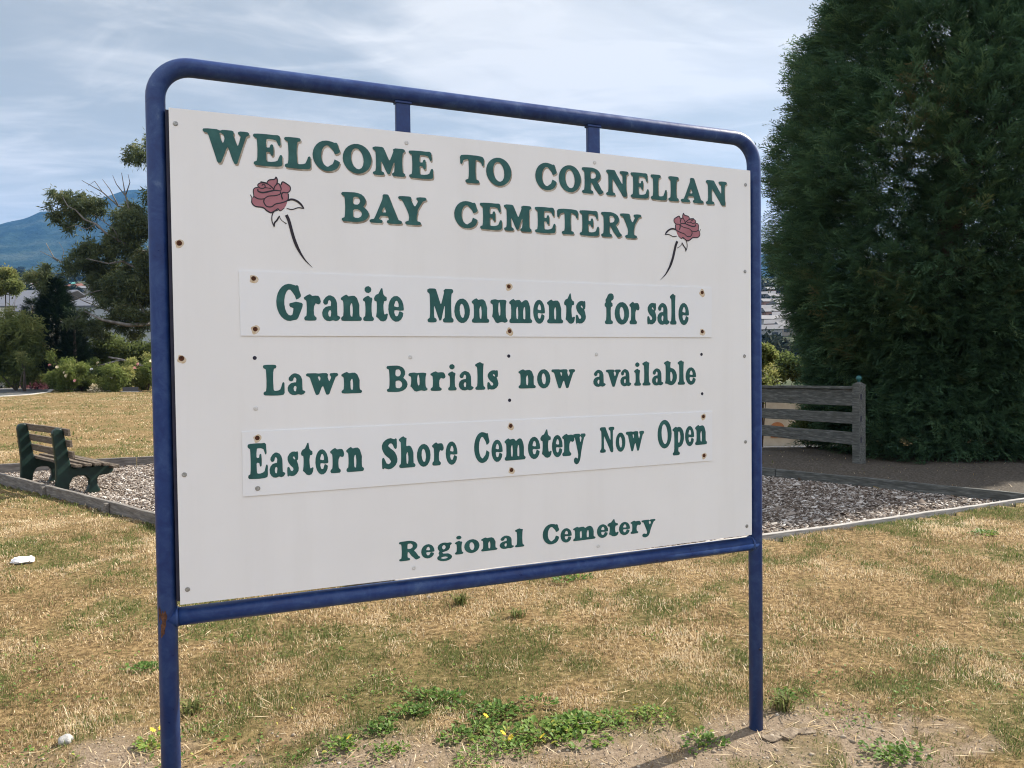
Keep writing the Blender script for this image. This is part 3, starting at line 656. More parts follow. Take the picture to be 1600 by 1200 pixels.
for k in (0, 1):
    f = rose_map(k); root = MB(); root.prism([f(*q) for q in fill][:: 1 if k else -1], .0002, .0005, lambda a, b_, n: Q(a, b_, n))
    pet = root.build('rose_painting', pinkm, sign); pet['label'] = ['larger-looking pink rose with its stem curving right, below the word welcome', 'pink rose with its stem curving left, below the end of the heading'][k]
    ln_ = MB()
    for q, (pts, w0, w1) in enumerate(lines):
        S_ = smooth(pts); n_ = len(S_); va = []
        for i_ in range(n_):
            tg = S_[min(i_ + 1, n_ - 1)] - S_[max(i_ - 1, 0)]; tg /= np.hypot(*tg) + 1e-9; nr = np.array([-tg[1], tg[0]]); s_ = i_ / (n_ - 1)
            w = (w0 + (w1 - w0) * math.sin(s_ * math.pi)) if q < 12 else (w0 + (w1 - w0) * min(1, 2.5 * math.sin(s_ * math.pi)))
            if q == len(lines) - 1: w = 15 * min(1, (1 - s_) * 2.4 + .08)
            w *= 1.12
            for sg in (-1, 1): va.append(Q(*f(*(S_[i_] + nr * w * sg)), .0008 + .00004 * q))
        ln_.add(va, [(2 * i_, 2 * i_ + 1, 2 * i_ + 3, 2 * i_ + 2) for i_ in range(n_ - 1)])
    ln_.build('outline', blackm, pet)

# screws
def screw(px, py, r, mt, n, parent, stain=0.0, hole=False):
    u_, v_ = uv(px, py); mb = MB()
    if stain:
        mb.m = 1; kq = 18; ph = random.random() * 6
        pts = [(u_ + stain * r * (1 + .18 * math.sin(3 * q + ph)) * math.cos(q), v_ - .3 * r + stain * r * (1.15 + .2 * math.sin(2 * q + ph)) * math.sin(q)) for q in np.linspace(0, 2 * math.pi, kq, endpoint=False)]
        mb.prism(pts, n, n + .00025, lambda a, b_, d: Q(a, b_, d)); mb.m = 0
    prof = [(1.0, 0.0006), (.9, .0014), (.5, .0020), (0.18, .0017)] if not hole else [(1.0, .0004), (.6, .0005), (.2, .0005)]
    rings = [[Q(u_ + r * k * math.cos(q), v_ + r * k * math.sin(q), n + d) for q in np.linspace(0, 2 * math.pi, 14, endpoint=False)] for k, d in prof]
    vs = [p for rg in rings for p in rg]; fs = [(i * 14 + q, i * 14 + (q + 1) % 14, (i + 1) * 14 + (q + 1) % 14, (i + 1) * 14 + q) for i in range(len(prof) - 1) for q in range(14)] + [tuple((len(prof) - 1) * 14 + q for q in range(14))]
    mb.add(vs, fs); mb.build('screw', [mt, stainm], parent)
for p in ((397, 435), (795, 446.5), (1096.5, 455), (399, 514), (796, 516), (1096.5, 516)): screw(*p, .0074, rustm, .0035, strip1, 1.75)
for p in ((401, 684), (797, 664), (1098, 648.5), (798, 733), (1099, 709.5)): screw(*p, .0074, rustm, .0035, strip2, 1.6)
screw(401, 763, .008, zincm, .0035, strip2)
for p in ((398, 559), (795, 555), (1096, 551.5), (1097, 613), (796, 624)): screw(*p, .0062, darkm, .0002, board, hole=True)
for p in ((281.5, 380), (283.5, 560)): screw(*p, .0082, rustm, .0002, board, 1.5)
for p in ((277, 194), (286.5, 742), (290, 922), (1165, 287), (1164, 422), (1163, 554), (1164.5, 688), (1166.5, 820)): screw(*p, .0075, zincm, .0002, board)
for p in ((637, 223), (930, 253), (645, 887), (934, 852), (641, 557), (932, 552), (399, 638)): screw(*p, .007, capm, .0002, board)
# chipped paint with rust on the left post, a bolt hole on the right one
mb = MB(); kq = 26
for k, (da, dz, ra, rz_) in enumerate(((-.35, .012, .28, .030), (-.85, .03, .16, .022), (-.55, -.022, .20, .02))):
    vs = []
    for rr_, lift in ((1, .0004), (.01, .0007)):
        for q in np.linspace(0, 2 * math.pi, kq, endpoint=False):
            w = rr_ * (1 + .22 * math.sin(3 * q + k) + .15 * math.sin(7 * q + 2 * k)); an = da + ra * w * math.cos(q); hz = -.052 + dz + rz_ * w * math.sin(q)
            vs.append(Q(uL + (TR_ + lift + .0001 * k) * math.sin(an), hz, TN + (TR_ + lift + .0001 * k) * math.cos(an)))
    mb.add(vs, [(i_, (i_ + 1) % kq, kq + (i_ + 1) % kq, kq + i_) for i_ in range(kq)])
mb.build('rust_patch', surf('bare rusting steel', [(.35, (.03, .014, .010)), (.55, (.11, .045, .022)), (.75, (.20, .10, .055))], 90, 5, .9, .3, 200, bdist=.002), sign)
mb = MB(); mb.tube([Q(uR - .002, -.49, TN + TR_ - .003), Q(uR - .002, -.49, TN + TR_ + .002)], .006, 12); mb.build('bolt', darkm, sign, True)
# ---------------------------------------------------------------- the mulched bed: timber edging, chips, bench, fence
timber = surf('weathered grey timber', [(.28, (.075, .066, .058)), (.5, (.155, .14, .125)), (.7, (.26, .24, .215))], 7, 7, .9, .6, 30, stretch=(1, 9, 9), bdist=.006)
timberlit = surf('sunlit grey timber', [(.28, (.17, .16, .145)), (.5, (.32, .30, .28)), (.7, (.46, .44, .41))], 7, 7, .9, .6, 30, stretch=(1, 9, 9), bdist=.006)  # paler timber: the sun on the board tops is put into its colour
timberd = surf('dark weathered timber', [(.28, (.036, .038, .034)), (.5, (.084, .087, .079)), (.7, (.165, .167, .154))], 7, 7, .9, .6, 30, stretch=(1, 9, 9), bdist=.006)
def plank(name, a, b_, w, h, m, parent=None, bevel=.006):
    """a plank along its own x axis, so that the grain runs with it"""
    a = Vector(a); b_ = Vector(b_); d = b_ - a; ln = d.length; mb = MB(); nseg = max(2, int(ln / .4))
    xs = np.linspace(0, ln, nseg + 1); vs = []
    for k, x in enumerate(xs):
        jx = random.uniform(-.004, .004) if 0 < k < nseg else 0; jz = random.uniform(-.005, .005) if 0 < k < nseg else 0
        vs += [(x, sy * w / 2 + jx, sz * h / 2 + jz) for sy, sz in ((-1, -1), (1, -1), (1, 1), (-1, 1))]
    mb.add(vs, [(3, 2, 1, 0), tuple(4 * nseg + q for q in range(4))] + [(4 * k + q, 4 * k + (q + 1) % 4, 4 * k + 4 + (q + 1) % 4, 4 * k + 4 + q) for k in range(nseg) for q in range(4)])
    o_ = mb.build(name, m, None, bevel=bevel); yaw = math.atan2(d.y, d.x); pit = -math.asin(d.z / ln)
    o_.rotation_euler = (0, pit, yaw); o_.location = a
    if parent: o_.parent = parent
    return o_
def lerp(a, b_, q): return tuple(np.array(a) * (1 - q) + np.array(b_) * q)
G_E = 'timber boards edging the mulch bed'
def edge_run(p, q, cuts, tops, label, m, hgt=.19, thick=.048):
    for k in range(len(cuts) - 1):
        a = lerp(p, q, cuts[k]); b_ = lerp(p, q, cuts[k + 1]); d = (np.array(b_) - a); d = d / np.hypot(*d) * .004
        o_ = plank('edging_board', (a[0] + d[0], a[1] + d[1], tops[k] - hgt / 2), (b_[0] - d[0], b_[1] - d[1], tops[k + 1] - hgt / 2), thick, hgt, m)
        tag(o_, label[k], 'edging board', G_E)
edge_run(BED[0], BED[3], [0, .30, .66, 1.06], [.12, .12, .125, .13],
         ['grey edging board behind the left sign post, ending at the bed front corner', 'grey edging board between the lawn and the mulch, just in front of the bench', 'grey timber edging board running out of the picture past the far end of the bench'], timber)
edge_run(BED[0], BED[1], [0, .33, .70, 1.04], [.075, .04, .04, .06],
         ['timber edging board behind the sign at the front corner of the mulch bed', 'low pale edging board between sunny lawn and shaded mulch, beside the right sign post', 'low pale edging board meeting the back edging in a corner before the tall cypress'], timberlit)
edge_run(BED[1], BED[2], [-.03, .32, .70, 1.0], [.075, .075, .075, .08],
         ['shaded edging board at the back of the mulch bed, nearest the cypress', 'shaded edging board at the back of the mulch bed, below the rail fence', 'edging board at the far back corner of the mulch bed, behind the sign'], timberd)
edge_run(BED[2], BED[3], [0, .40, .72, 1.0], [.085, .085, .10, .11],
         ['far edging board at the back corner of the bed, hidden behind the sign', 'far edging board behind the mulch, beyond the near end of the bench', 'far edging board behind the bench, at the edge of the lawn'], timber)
for q, lb in ((.47, 'square timber peg holding the near edging board in front of the bench'), (.66, 'square timber peg at the joint of two edging boards, beyond the bench')):
    p = lerp(BED[0], BED[3], q); d = np.array(BED[3]) - BED[0]; n_ = np.array([d[1], -d[0]]) / np.hypot(*d) * -.05
    mb = MB(); mb.box((0, 0, 0), (.05, .05, .34)); o_ = mb.build('edging_peg', timber, bevel=.006); o_.location = (p[0] - abs(n_[0]) * 1.0, p[1] - abs(n_[1]), -.06); o_.rotation_euler = (0, 0, math.atan2(d[1], d[0])); tag(o_, lb, 'peg', 'edging pegs')

# wood chips
chipm = leafmat('bark and wood chips', [(0, (.035, .024, .018)), (.35, (.12, .09, .07)), (.65, (.26, .22, .185)), (.85, (.44, .40, .36)), (1, (.60, .57, .53))], 0.0, .9, .2)
def chips(n, inside, zf):
    xs = []; 
    while len(xs) < n:
        x = rng.uniform(-8.5, 5.9, 4000); y = rng.uniform(5.3, 15.4, 4000); k = inside(x, y); xs += list(zip(x[k], y[k]))
    P = np.array(xs[:n]); ln_ = np.clip(np.exp(rng.normal(math.log(.023), .6, n)), .01, .13); wd = ln_ * rng.uniform(.18, .65, n); yaw = rng.uniform(0, 6.28, n); tl = rng.normal(0, .28, n); rl = rng.normal(0, .3, n)
    ex = np.stack([np.cos(yaw) * np.cos(tl), np.sin(yaw) * np.cos(tl), np.sin(tl)], -1); ey = np.stack([-np.sin(yaw), np.cos(yaw), rl], -1); ey /= np.linalg.norm(ey, axis=1)[:, None]; ez = np.cross(ex, ey)
    c = np.stack([P[:, 0], P[:, 1], zf + rng.uniform(0, .022, n)], -1); th_ = .006
    V = []
    for sx, sy, sz in ((-1, -1, -1), (1, -.7, -1), (1, .8, -1), (-1, 1, -1), (-.9, -.8, 1), (.9, -.6, 1), (.9, .6, 1), (-.9, .9, 1)):
        V.append(c + ex * (sx * ln_ / 2)[:, None] + ey * (sy * wd / 2)[:, None] + ez * sz * th_ / 2)
    V = np.stack(V, 1).reshape(-1, 3); Fq = np.array([(4, 5, 6, 7), (0, 1, 5, 4), (1, 2, 6, 5), (2, 3, 7, 6), (3, 0, 4, 7)]); F_ = (np.arange(n)[:, None, None] * 8 + Fq).reshape(-1, 4)
    tint = np.repeat(np.clip(rng.beta(1.7, 1.5, n), 0, 1), 8); return mesh_np('wood_chips', V, F_, {'tint': tint}, 4)
vis = lambda x, y: in_bed(x, y, -.03) & ((x < -2.2) | (x > 1.2) | (y < 7.0) | (rng.random(len(x)) < .25))
tag(link('wood_chips', chips(90000, vis, -.05), chipm), 'pale bark and wood chips covering the bed', 'mulch', kind='stuff')

# bench seen from behind
slatm = surf('weathered bench slat', [(.28, (.045, .034, .024)), (.5, (.10, .078, .057)), (.72, (.20, .165, .13))], 9, 7, .85, .5, 40, stretch=(1, 10, 10), bdist=.004)
bgreen = surf('bench green paint', [(.3, (.003, .013, .010)), (.7, (.006, .027, .020))], 14, 5, .45, .08, 60)
bax = np.array([-.732, .681]); bper = np.array([.681, .732])
bench = empty('park_bench', (-5.68, 9.62, -.045), math.atan2(bper[1], bper[0]), label='park bench with dark green ends and weathered timber slats, standing on the mulch', cat='bench')
bench.scale = (1.05, 1.05, 1.03); bench.rotation_euler = (0, R(3.0), math.atan2(bper[1], bper[0]))            # local x: the way the seat faces; local y: along the bench
prof = [(-.02, 0), (.115, 0), (.125, .16), (.16, .235), (.22, .255), (.30, .25), (.34, .20), (.345, .13), (.315, .045), (.29, 0), (.50, 0), (.485, .05), (.445, .12), (.435, .20), (.46, .245), (.56, .258), (.615, .278), (.625, .325), (.615, .385), (.34, .37), (.16, .355), (.125, .40), (.095, .56), (.055, .74), (.035, .82), (.005, .848), (-.04, .85), (-.075, .825), (-.085, .78), (-.06, .60), (-.03, .38), (-.025, .2)]
for yy in (.16, 1.60):
    mb = MB(); mb.prism(prof, yy - .035, yy + .035, lambda a, b_, n: (a, n, b_)); mb.build('end_frame', bgreen, bench, bevel=.014)
for (x, z, tl) in ((.052, .805, -.17), (.078, .665, -.17), (.108, .525, -.17)):
    o_ = plank('back_slat', (x, -.02, z), (x, 1.78, z), .032, .088, slatm, bench, .005); o_.rotation_euler = (R(-9), 0, math.pi / 2)
for k in range(5):
    x = .17 + k * .108; z = .388 + .012 * math.sin(k * .9) - (.020 if k == 4 else 0)
    o_ = plank('seat_slat', (x, -.02, z), (x, 1.78, z), .078, .034, slatm, bench, .005); o_.rotation_euler = (R(2 if k < 4 else -16), 0, math.pi / 2)

# rail fence beyond the bed
fd = np.array([-.39, .921]); f0 = np.array([5.25, 11.62]); fn = np.array([-.921, -.39])
fence = empty('rail_fence', (f0[0], f0[1], 0), math.atan2(fd[1], fd[0]), label='dark weathered timber rail fence with a square end post, shaded by the cypress', cat='fence')
gz0 = float(ground_z(*f0)); fslope = -.012
for k in range(4):
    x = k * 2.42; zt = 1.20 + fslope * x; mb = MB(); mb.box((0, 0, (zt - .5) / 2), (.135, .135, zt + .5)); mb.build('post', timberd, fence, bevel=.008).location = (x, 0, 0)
    mb = MB(); z0 = zt; mb.add([(-.067, -.067, z0), (.067, -.067, z0), (.067, .067, z0), (-.067, .067, z0), (0, 0, z0 + .05)], [(0, 1, 4), (1, 2, 4), (2, 3, 4), (3, 0, 4), (3, 2, 1, 0)]); mb.build('post_cap', timberd, fence).location = (x, 0, .003)
    if k < 3:
        for zc, hh, tk in ((1.005, .255, .045), (.685, .175, .045), (.375, .19, .045)):
            plank('rail', (x + .071, .0, zc + fslope * x), (x + 2.349, .0, zc + fslope * (x + 2.42)), tk, hh, timberd, fence)
        plank('cap_rail', (x + .071, 0, 1.155 + fslope * x), (x + 2.349, 0, 1.155 + fslope * (x + 2.42)), .13, .04, timberd, fence)
for zc in (1.02, .69, .37):                       # mortise slots on the end post
    mb = MB(); mb.box((-.068, .03, zc), (.006, .022, .085)); mb.build('slot', darkm, fence)
mb = MB(); rr_ = .042
pts = [(0, 0, 1.245), (0, 0, 1.262)] + [(0, 0, 1.298 - rr_ * math.cos(q)) for q in np.linspace(.35, math.pi - .1, 9)]
mb.tube(pts, [.02, .018] + [rr_ * math.sin(q) for q in np.linspace(.35, math.pi - .1, 9)], 14)
mb.build('finial', surf('verdigris finial', [(.3, (.012, .075, .085)), (.7, (.03, .13, .13))], 60, rough=.5), fence, True)
# ---------------------------------------------------------------- vegetation
def rotmats(d, up_jit, n):
    """n frames whose x axis follows d, rolled at random"""
    d = d / np.linalg.norm(d, axis=1)[:, None]; a = np.tile([0., 0, 1.], (n, 1)); a[np.abs(d[:, 2]) > .95] = [1., 0, 0]
    y = np.cross(a, d); y /= np.linalg.norm(y, axis=1)[:, None]; z = np.cross(d, y); q = rng.normal(0, up_jit, n)
    y2 = y * np.cos(q)[:, None] + z * np.sin(q)[:, None]; z2 = -y * np.sin(q)[:, None] + z * np.cos(q)[:, None]
    return np.stack([d, y2, z2], -1)
def scatter(name, templates, P, D, S, tint, m, parent=None, jit=.7, tj=.08):
    """many copies of leaf-sized templates as one foliage mesh"""
    V = []; F_ = []; T = []; off = 0; n = len(P); Rm_ = rotmats(np.asarray(D, float), jit, n); pick = rng.integers(0, len(templates), n)
    for k, (tv, tf) in enumerate(templates):
        w = np.nonzero(pick == k)[0]
        if not len(w): continue
        v = np.einsum('nij,vj->nvi', Rm_[w] * S[w][:, None, None], tv) + P[w][:, None, :]
        V.append(v.reshape(-1, 3)); F_.append((tf[None] + (np.arange(len(w)) * len(tv))[:, None, None] + off).reshape(-1, 3)); off += len(w) * len(tv)
        T.append(np.clip(tint[w][:, None] + rng.normal(0, tj, (len(w), len(tv))), 0, 1).ravel())
    return link(name, mesh_np(name, np.vstack(V), np.vstack(F_), {'tint': np.concatenate(T)}), m, parent)
def rhomb(a, d, w, n=(0, 0, 1), belly=.45):
    """a slender leaf from a along d as two triangles, folded a little"""
    a = np.array(a, float); d = np.array(d, float); s_ = np.cross(d, n); s_ = s_ / (np.linalg.norm(s_) + 1e-9) * w; m_ = a + d * belly
    return [a, m_ + s_, a + d, m_ - s_], [(0, 1, 2), (0, 2, 3)]
def gather(parts):
    V = []; F_ = []
    for v, f in parts: F_ += [tuple(len(V) + q for q in t_) for t_ in f]; V += list(v)
    return np.array(V, float), np.array(F_, int)
def spray_t(seed, nt_=11, droop=.42):
    """a feathery cypress spray: a drooping axis with finer twigs to both sides"""
    r = np.random.default_rng(seed); parts = []; ax = lambda q: np.array([q, .05 * math.sin(q * 4 + seed), -droop * q * q])
    for k in range(nt_):
        q = .06 + .94 * k / nt_; p = ax(q); l = (.34 * (1 - q) + .12) * r.uniform(.7, 1.25)
        for sg in (-1, 1):
            d = np.array([.75, sg * r.uniform(.45, .85), r.uniform(-.35, .12)]) * l; parts.append(rhomb(p, d, .022, (0, r.normal(0, .4), 1)))
            if l > .2: parts.append(rhomb(p + d * .45, np.array([d[0] * .7, d[1] * .15, d[2] - .05]) * .8, .017, (0, 0, 1)))
    parts.append(rhomb(ax(0), ax(1) - ax(0), .014)); return gather(parts)
def tuft_t(seed, n_, l, w, spread=1.0, droop=0.0):
    r = np.random.default_rng(seed); parts = []
    for k in range(n_):
        d = r.normal(0, spread, 3) + np.array([.55, 0, -droop]); d = d / np.linalg.norm(d) * l * r.uniform(.6, 1.2); parts.append(rhomb(r.normal(0, .22, 3), d, w * r.uniform(.7, 1.2), r.normal(0, 1, 3)))
    return gather(parts)
sprays = [spray_t(k, 8) for k in range(6)]
eucleaf = [tuft_t(20 + k, 16, .52, .050, .55, 1.0) for k in range(4)]           # long hanging leaves
broad = [tuft_t(40 + k, 18, .30, .085, 1.0, 0.0) for k in range(4)]
needle = [spray_t(60 + k, 8, .15) for k in range(4)]
barkm = surf('rough brown bark', [(.3, (.035, .026, .02)), (.55, (.085, .066, .052)), (.75, (.15, .125, .10))], 6, 6, .95, .8, 20, stretch=(3, 3, .6), bdist=.02)
palebark = surf('smooth grey gum bark', [(.3, (.060, .053, .046)), (.5, (.13, .12, .11)), (.72, (.24, .23, .215))], 1.6, 6, .85, .3, 10, stretch=(2, 2, .5), bdist=.02)
cypm = leafmat('cypress foliage', [(0, (.034, .074, .040)), (.45, (.080, .155, .078)), (.72, (.125, .195, .085)), (.88, (.16, .165, .075)), (1, (.19, .125, .075))], .42)
eucm = leafmat('gum leaves', [(0, (.040, .058, .026)), (.5, (.095, .125, .052)), (.8, (.14, .155, .065)), (1, (.24, .22, .10))], .48, .5, .35)
conem = leafmat('dark conifer foliage', [(0, (.008, .020, .010)), (.6, (.020, .042, .016)), (1, (.06, .085, .03))], .2)
shrm = leafmat('shrub leaves', [(0, (.036, .058, .020)), (.5, (.115, .15, .045)), (.8, (.19, .22, .07)), (1, (.30, .28, .11))], .52)
rosm = leafmat('rose leaves', [(0, (.045, .07, .018)), (.5, (.14, .185, .045)), (.8, (.23, .26, .075)), (1, (.34, .33, .12))], .45)

def cypress(name, base, prof_, H_, n, label, seed, lean=(0, 0), front=True):
    """dense evergreen: sprays through the outer shell of an uneven crown, drooping outwards"""
    root = empty(name, (0, 0, 0), label=label, cat='tree', group='cypresses on the right'); root.location = base
    zs, rs = np.array(prof_).T; k = 0; Ps = []; Ds = []; Ss = []; Ts = []
    N_ = n * 3
    h_ = np.where(rng.random(N_) < .22, rng.uniform(0, 2.6, N_), rng.beta(1.15, 1.3, N_) * H_); an = rng.uniform(0, 2 * math.pi, N_)
    if front: kk = rng.random(N_) < np.where(np.cos(an - math.atan2(-base[1], -base[0])) > -.35, 1.0, .35); h_, an = h_[kk], an[kk]
    h_, an = h_[:n], an[:n]
    lob = .80 + .45 * vnoise(an * 2.2 + seed, h_ * 1.15, 1.0, 3, seed) - .16 * (vnoise(an * 6, h_ * 2.6, 1.0, 2, seed + 1) < .33)
    depth = 1 - .55 * rng.random(len(h_)) ** 2.1
    r_ = np.interp(h_, zs, rs) * lob * depth
    P_ = np.stack([r_ * np.cos(an) + lean[0] * h_ / H_, r_ * np.sin(an) + lean[1] * h_ / H_, h_ + .35 * (rng.random(len(h_)) - .5)], -1)
    sq = np.maximum(P_[:, 0] * .515 - P_[:, 1] * .857, 0) * .16; P_[:, 0] -= sq * .515; P_[:, 1] += sq * .857      # the crown is flatter on this side
    out_ = np.stack([np.cos(an), np.sin(an), .25 + .55 * (h_ / H_) + rng.normal(0, .3, len(h_))], -1) + rng.normal(0, .25, (len(h_), 3))
    S_ = rng.uniform(.17, .38, len(h_)) * (.75 + .5 * depth)
    lng = (rng.random(len(h_)) < .05) & (depth > .88); S_ = np.where(lng, S_ * 1.2, S_); out_[lng, 2] += .5
    # nothing grows through the fence or out over the bed
    qx, qy = P_[:, 0] + base[0] - 5.25, P_[:, 1] + base[1] - 11.62
    ok = ~((qx * .921 + qy * .39 < .5) & (h_ < 1.25 + .5 * rng.random(len(h_))) & (rng.random(len(h_)) > .06 * (qy > .6))) & ~((P_[:, 1] + base[1] < 10.9 - .0 * qx) & (h_ < .5))
    h_, an, P_, out_, S_, depth = h_[ok], an[ok], P_[ok], out_[ok], S_[ok], depth[ok]
    brown = sstep(.66, .76, vnoise(an * 3 + 9, h_ * .8, 1.0, 3, seed + 5))
    tint = np.clip(.10 + .55 * rng.random(len(h_)) ** 1.3 + .25 * (vnoise(an * 4, h_ * 1.4, 1.0, 2, seed + 7) - .5), 0, .8) + brown * .30
    scatter('crown', sprays, P_, out_, S_, np.clip(tint, 0, 1), cypm, root, .8)
    mb = MB(); mb.tube([(0, 0, -.3), (.05, .02, H_ * .35), (lean[0] * .6, lean[1] * .6, H_ * .6), (lean[0], lean[1], H_ * .96)], [.32, .24, .13, .02], 10)
    mb.build('trunk', barkm, root, True)
    mb = MB()
    for q in range(46):
        h0 = rng.uniform(.3, H_ * .85); a0 = rng.uniform(0, 6.28); l0 = np.interp(h0, zs, rs) * rng.uniform(.55, .85); b0 = Vector((lean[0] * h0 / H_, lean[1] * h0 / H_, h0)); dd = Vector((math.cos(a0), math.sin(a0), .25))
        mb.tube([b0, b0 + dd * l0 * .5, b0 + dd * l0 + Vector((0, 0, .25))], [.055, .035, .012], 6)
    mb.build('limbs', barkm, root, True)
    return root
cypress('cypress_tree', (7.75, 13.7, float(ground_z(7.75, 13.7)) + .1), [(0, 2.3), (.7, 2.2), (1.4, 2.0), (2.4, 2.3), (3.4, 2.7), (4.6, 2.95), (5.4, 2.78), (6.2, 2.48), (7.4, 2.12), (8.4, 1.7), (9.1, .9), (9.4, .1)], 9.4, 52000, 'tall dense dark green cypress with brown patches, standing beyond the rail fence', 3, (.25, .1))
cypress('cypress_tree', (10.9, 15.15, 0), [(0, 2.7), (2, 2.75), (4, 2.7), (6, 2.3), (8, 1.5), (9, .8), (9.6, .1)], 9.6, 24000, 'second dark cypress mostly out of the picture, behind the tall one with brown patches', 17)

def clump_tree(name, base, trunk, limbs, clumps, m, bm_, tmpl, label, cat, group, dens=60, size=.9, jit=1.2, tb=.45):
    """trunk and limbs as tapered tubes, leaf tufts gathered in separate uneven clumps (x, y, z, radius, flatness)"""
    root = empty(name, base, label=label, cat=cat, group=group); B = np.array(base)
    mb = MB(); mb.tube([np.array(p) - B for p in trunk[0]], trunk[1], 9); mb.build('trunk', bm_, root, True)
    if limbs:
        mb = MB()
        for pts, r0_, r1_ in limbs: mb.tube([np.array(p) - B for p in pts], list(np.linspace(r0_, r1_, len(pts))), 6)
        mb.build('limbs', bm_, root, True)
    Ps = []; Ds = []; Ts = []
    for c in clumps:
        k = int(dens * c[3] ** 2 * 2.2) + 8; d = rng.normal(0, 1, (k, 3)); d /= np.linalg.norm(d, axis=1)[:, None]; r_ = c[3] * rng.random(k) ** .42
        r_ = r_ * (.65 + .7 * vnoise(d[:, 0] * 2 + c[0], d[:, 1] * 2 + d[:, 2] * 1.7, .8, 2, 5)); Ps.append(np.array(c[:3]) - B + d * r_[:, None] * np.array([1, 1, c[4]])); Ds.append(d + np.array([0, 0, -.3])); Ts.append(np.clip(tb + .3 * (rng.random(k) - .5) + .18 * d[:, 2] + rng.normal(0, .10), 0, 1))
    P_ = np.vstack(Ps); scatter('crown', tmpl, P_, np.vstack(Ds), size * rng.uniform(.7, 1.3, len(P_)), np.concatenate(Ts), m, root, jit)
    return root
# the big gum tree, its crown partly behind the left post
YE = 62.0
def e(px, py, dy=0.0): return at(px, py, YE + dy)
bx = e(262, 600); bx[2] = float(ground_z(bx[0], bx[1]))
tr = [bx, e(256, 560), e(250, 500, .3), e(246, 440, .5), e(240, 380, 0), e(244, 320, -.5), e(240, 250, 0)]
limbs = [([e(248, 470), e(215, 420, -1), e(192, 408, -1.3), e(170, 412, -1.5), e(135, 404, -1)], .14, .04), ([e(246, 440), e(215, 426, 1), e(190, 428, 1.5), e(150, 420, 2), e(120, 421, 2), e(96, 410, 2), e(84, 402, 2), e(72, 380, 2)], .13, .03),
         ([e(250, 505), e(200, 508, -2), e(160, 500, -2.5), e(132, 486, -2)], .20, .05), ([e(242, 395), e(215, 392, -1), e(190, 378, -1.5), e(165, 364, -1.8), e(150, 350, -2), e(132, 343, -2), e(118, 328, -2), e(106, 322, -2), e(98, 308, -2)], .13, .03),
         ([e(244, 360), e(215, 330, 1), e(185, 322, 1), e(160, 300, 1), e(128, 282, 1)], .13, .025), ([e(185, 322, 1), e(172, 296, 1), e(160, 280, 1)], .06, .02), ([e(205, 340, -1), e(196, 306, -1), e(190, 270, -1)], .09, .02), ([e(196, 306, -1), e(182, 288, -1), e(176, 274, -1)], .05, .015), ([e(196, 306, -1), e(203, 285, -1), e(200, 272, -1)], .05, .015),
         ([e(160, 300, 1), e(148, 283, 1), e(138, 290, 1)], .04, .015), ([e(90, 408, 2), e(78, 400, 2), e(62, 392, 2)], .05, .015), ([e(120, 418, 2), e(96, 428, 2), e(70, 425, 2)], .06, .015),
         ([e(252, 540), e(215, 470, -1), e(182, 450, -1), e(150, 455, -1), e(110, 470, -1)], .10, .02), ([e(250, 520), e(180, 490, 2), e(130, 470, 2), e(108, 458, 2)], .09, .02), ([e(190, 378, -1.5), e(176, 356, -1), e(150, 338, -1), e(132, 322, -1)], .06, .015), ([e(150, 350, -2), e(136, 358, -2.4), e(118, 352, -2.6), e(104, 356, -2.6)], .05, .012), ([e(215, 426, 1), e(200, 445, .5), e(176, 452, 0), e(150, 472, 0), e(128, 468, 0)], .07, .015), ([e(96, 410, 2), e(100, 392, 2), e(92, 378, 2)], .03, .01), ([e(190, 428, 1.5), e(170, 442, 1), e(140, 440, 1), e(100, 446, 1)], .05, .012), ([e(182, 450, -1), e(160, 478, -1), e(120, 496, -1), e(104, 520, -1)], .05, .012), ([e(246, 330), e(260, 290), e(285, 250)], .2, .05), ([e(250, 470), e(290, 420, 1), e(330, 380, 1)], .25, .06), ([e(244, 290), e(236, 262, -.5), e(228, 235, -.5)], .08, .02),
         ([e(258, 592, -1.5), e(225, 572, -2), e(190, 562, -2), e(170, 558, -2)], .16, .07), ([e(190, 562, -2), e(160, 570, -2), e(140, 574, -2)], .08, .03)]
cl = []
for px, py, r_, fl in ((222, 240, .85, 1.1), (240, 230, 1.0, .9), (100, 308, .75, .8), (108, 325, .6, 1), (92, 330, .45, 1), (140, 315, .85, .9), (128, 335, .8, .7), (150, 328, .7, .8), (115, 345, .5, .6), (205, 335, 1.3, .8), (190, 352, 1.1, .8), (225, 355, 1.5, 1), (178, 372, 1.0, .9), (168, 395, .9, 1.1),
                       (205, 385, 1.5, 1), (235, 400, 1.8, 1), (130, 400, 1.15, .8), (118, 412, .7, .7), (142, 415, .7, .7), (62, 425, .75, .9), (55, 440, .45, 1), (165, 430, 1.2, .9), (190, 425, 1.3, 1), (180, 455, 1.3, .9), (215, 445, 1.6, 1), (235, 460, 1.6, 1), (160, 470, .9, .8), (200, 480, 1.3, .8), (225, 495, 1.2, .9), (170, 492, .7, .7), (190, 505, .7, .6),
                       (270, 260, 1.8, .9), (290, 300, 2.0, 1), (320, 340, 2.0, 1), (300, 390, 2.2, 1), (340, 400, 2.0, .9), (270, 430, 2.0, 1), (320, 450, 1.8, .9), (250, 310, 1.4, 1), (145, 512, .8, .6), (128, 500, .5, .7), (212, 520, .7, .6)):
    for q in range(4): w = e(px + rng.normal(0, 8.5), py + rng.normal(0, 6.5), rng.uniform(-1.8, 1.8)); cl.append((w[0], w[1], w[2], r_ * rng.uniform(.34, .66), fl))
clump_tree('gum_tree', tuple(bx), (tr, [.48, .42, .36, .30, .24, .16, .06]), limbs, cl, eucm, palebark, eucleaf, 'tall open gum tree with bare grey branches and hanging leaves, beside the left sign post', 'tree', None, 52, .72)
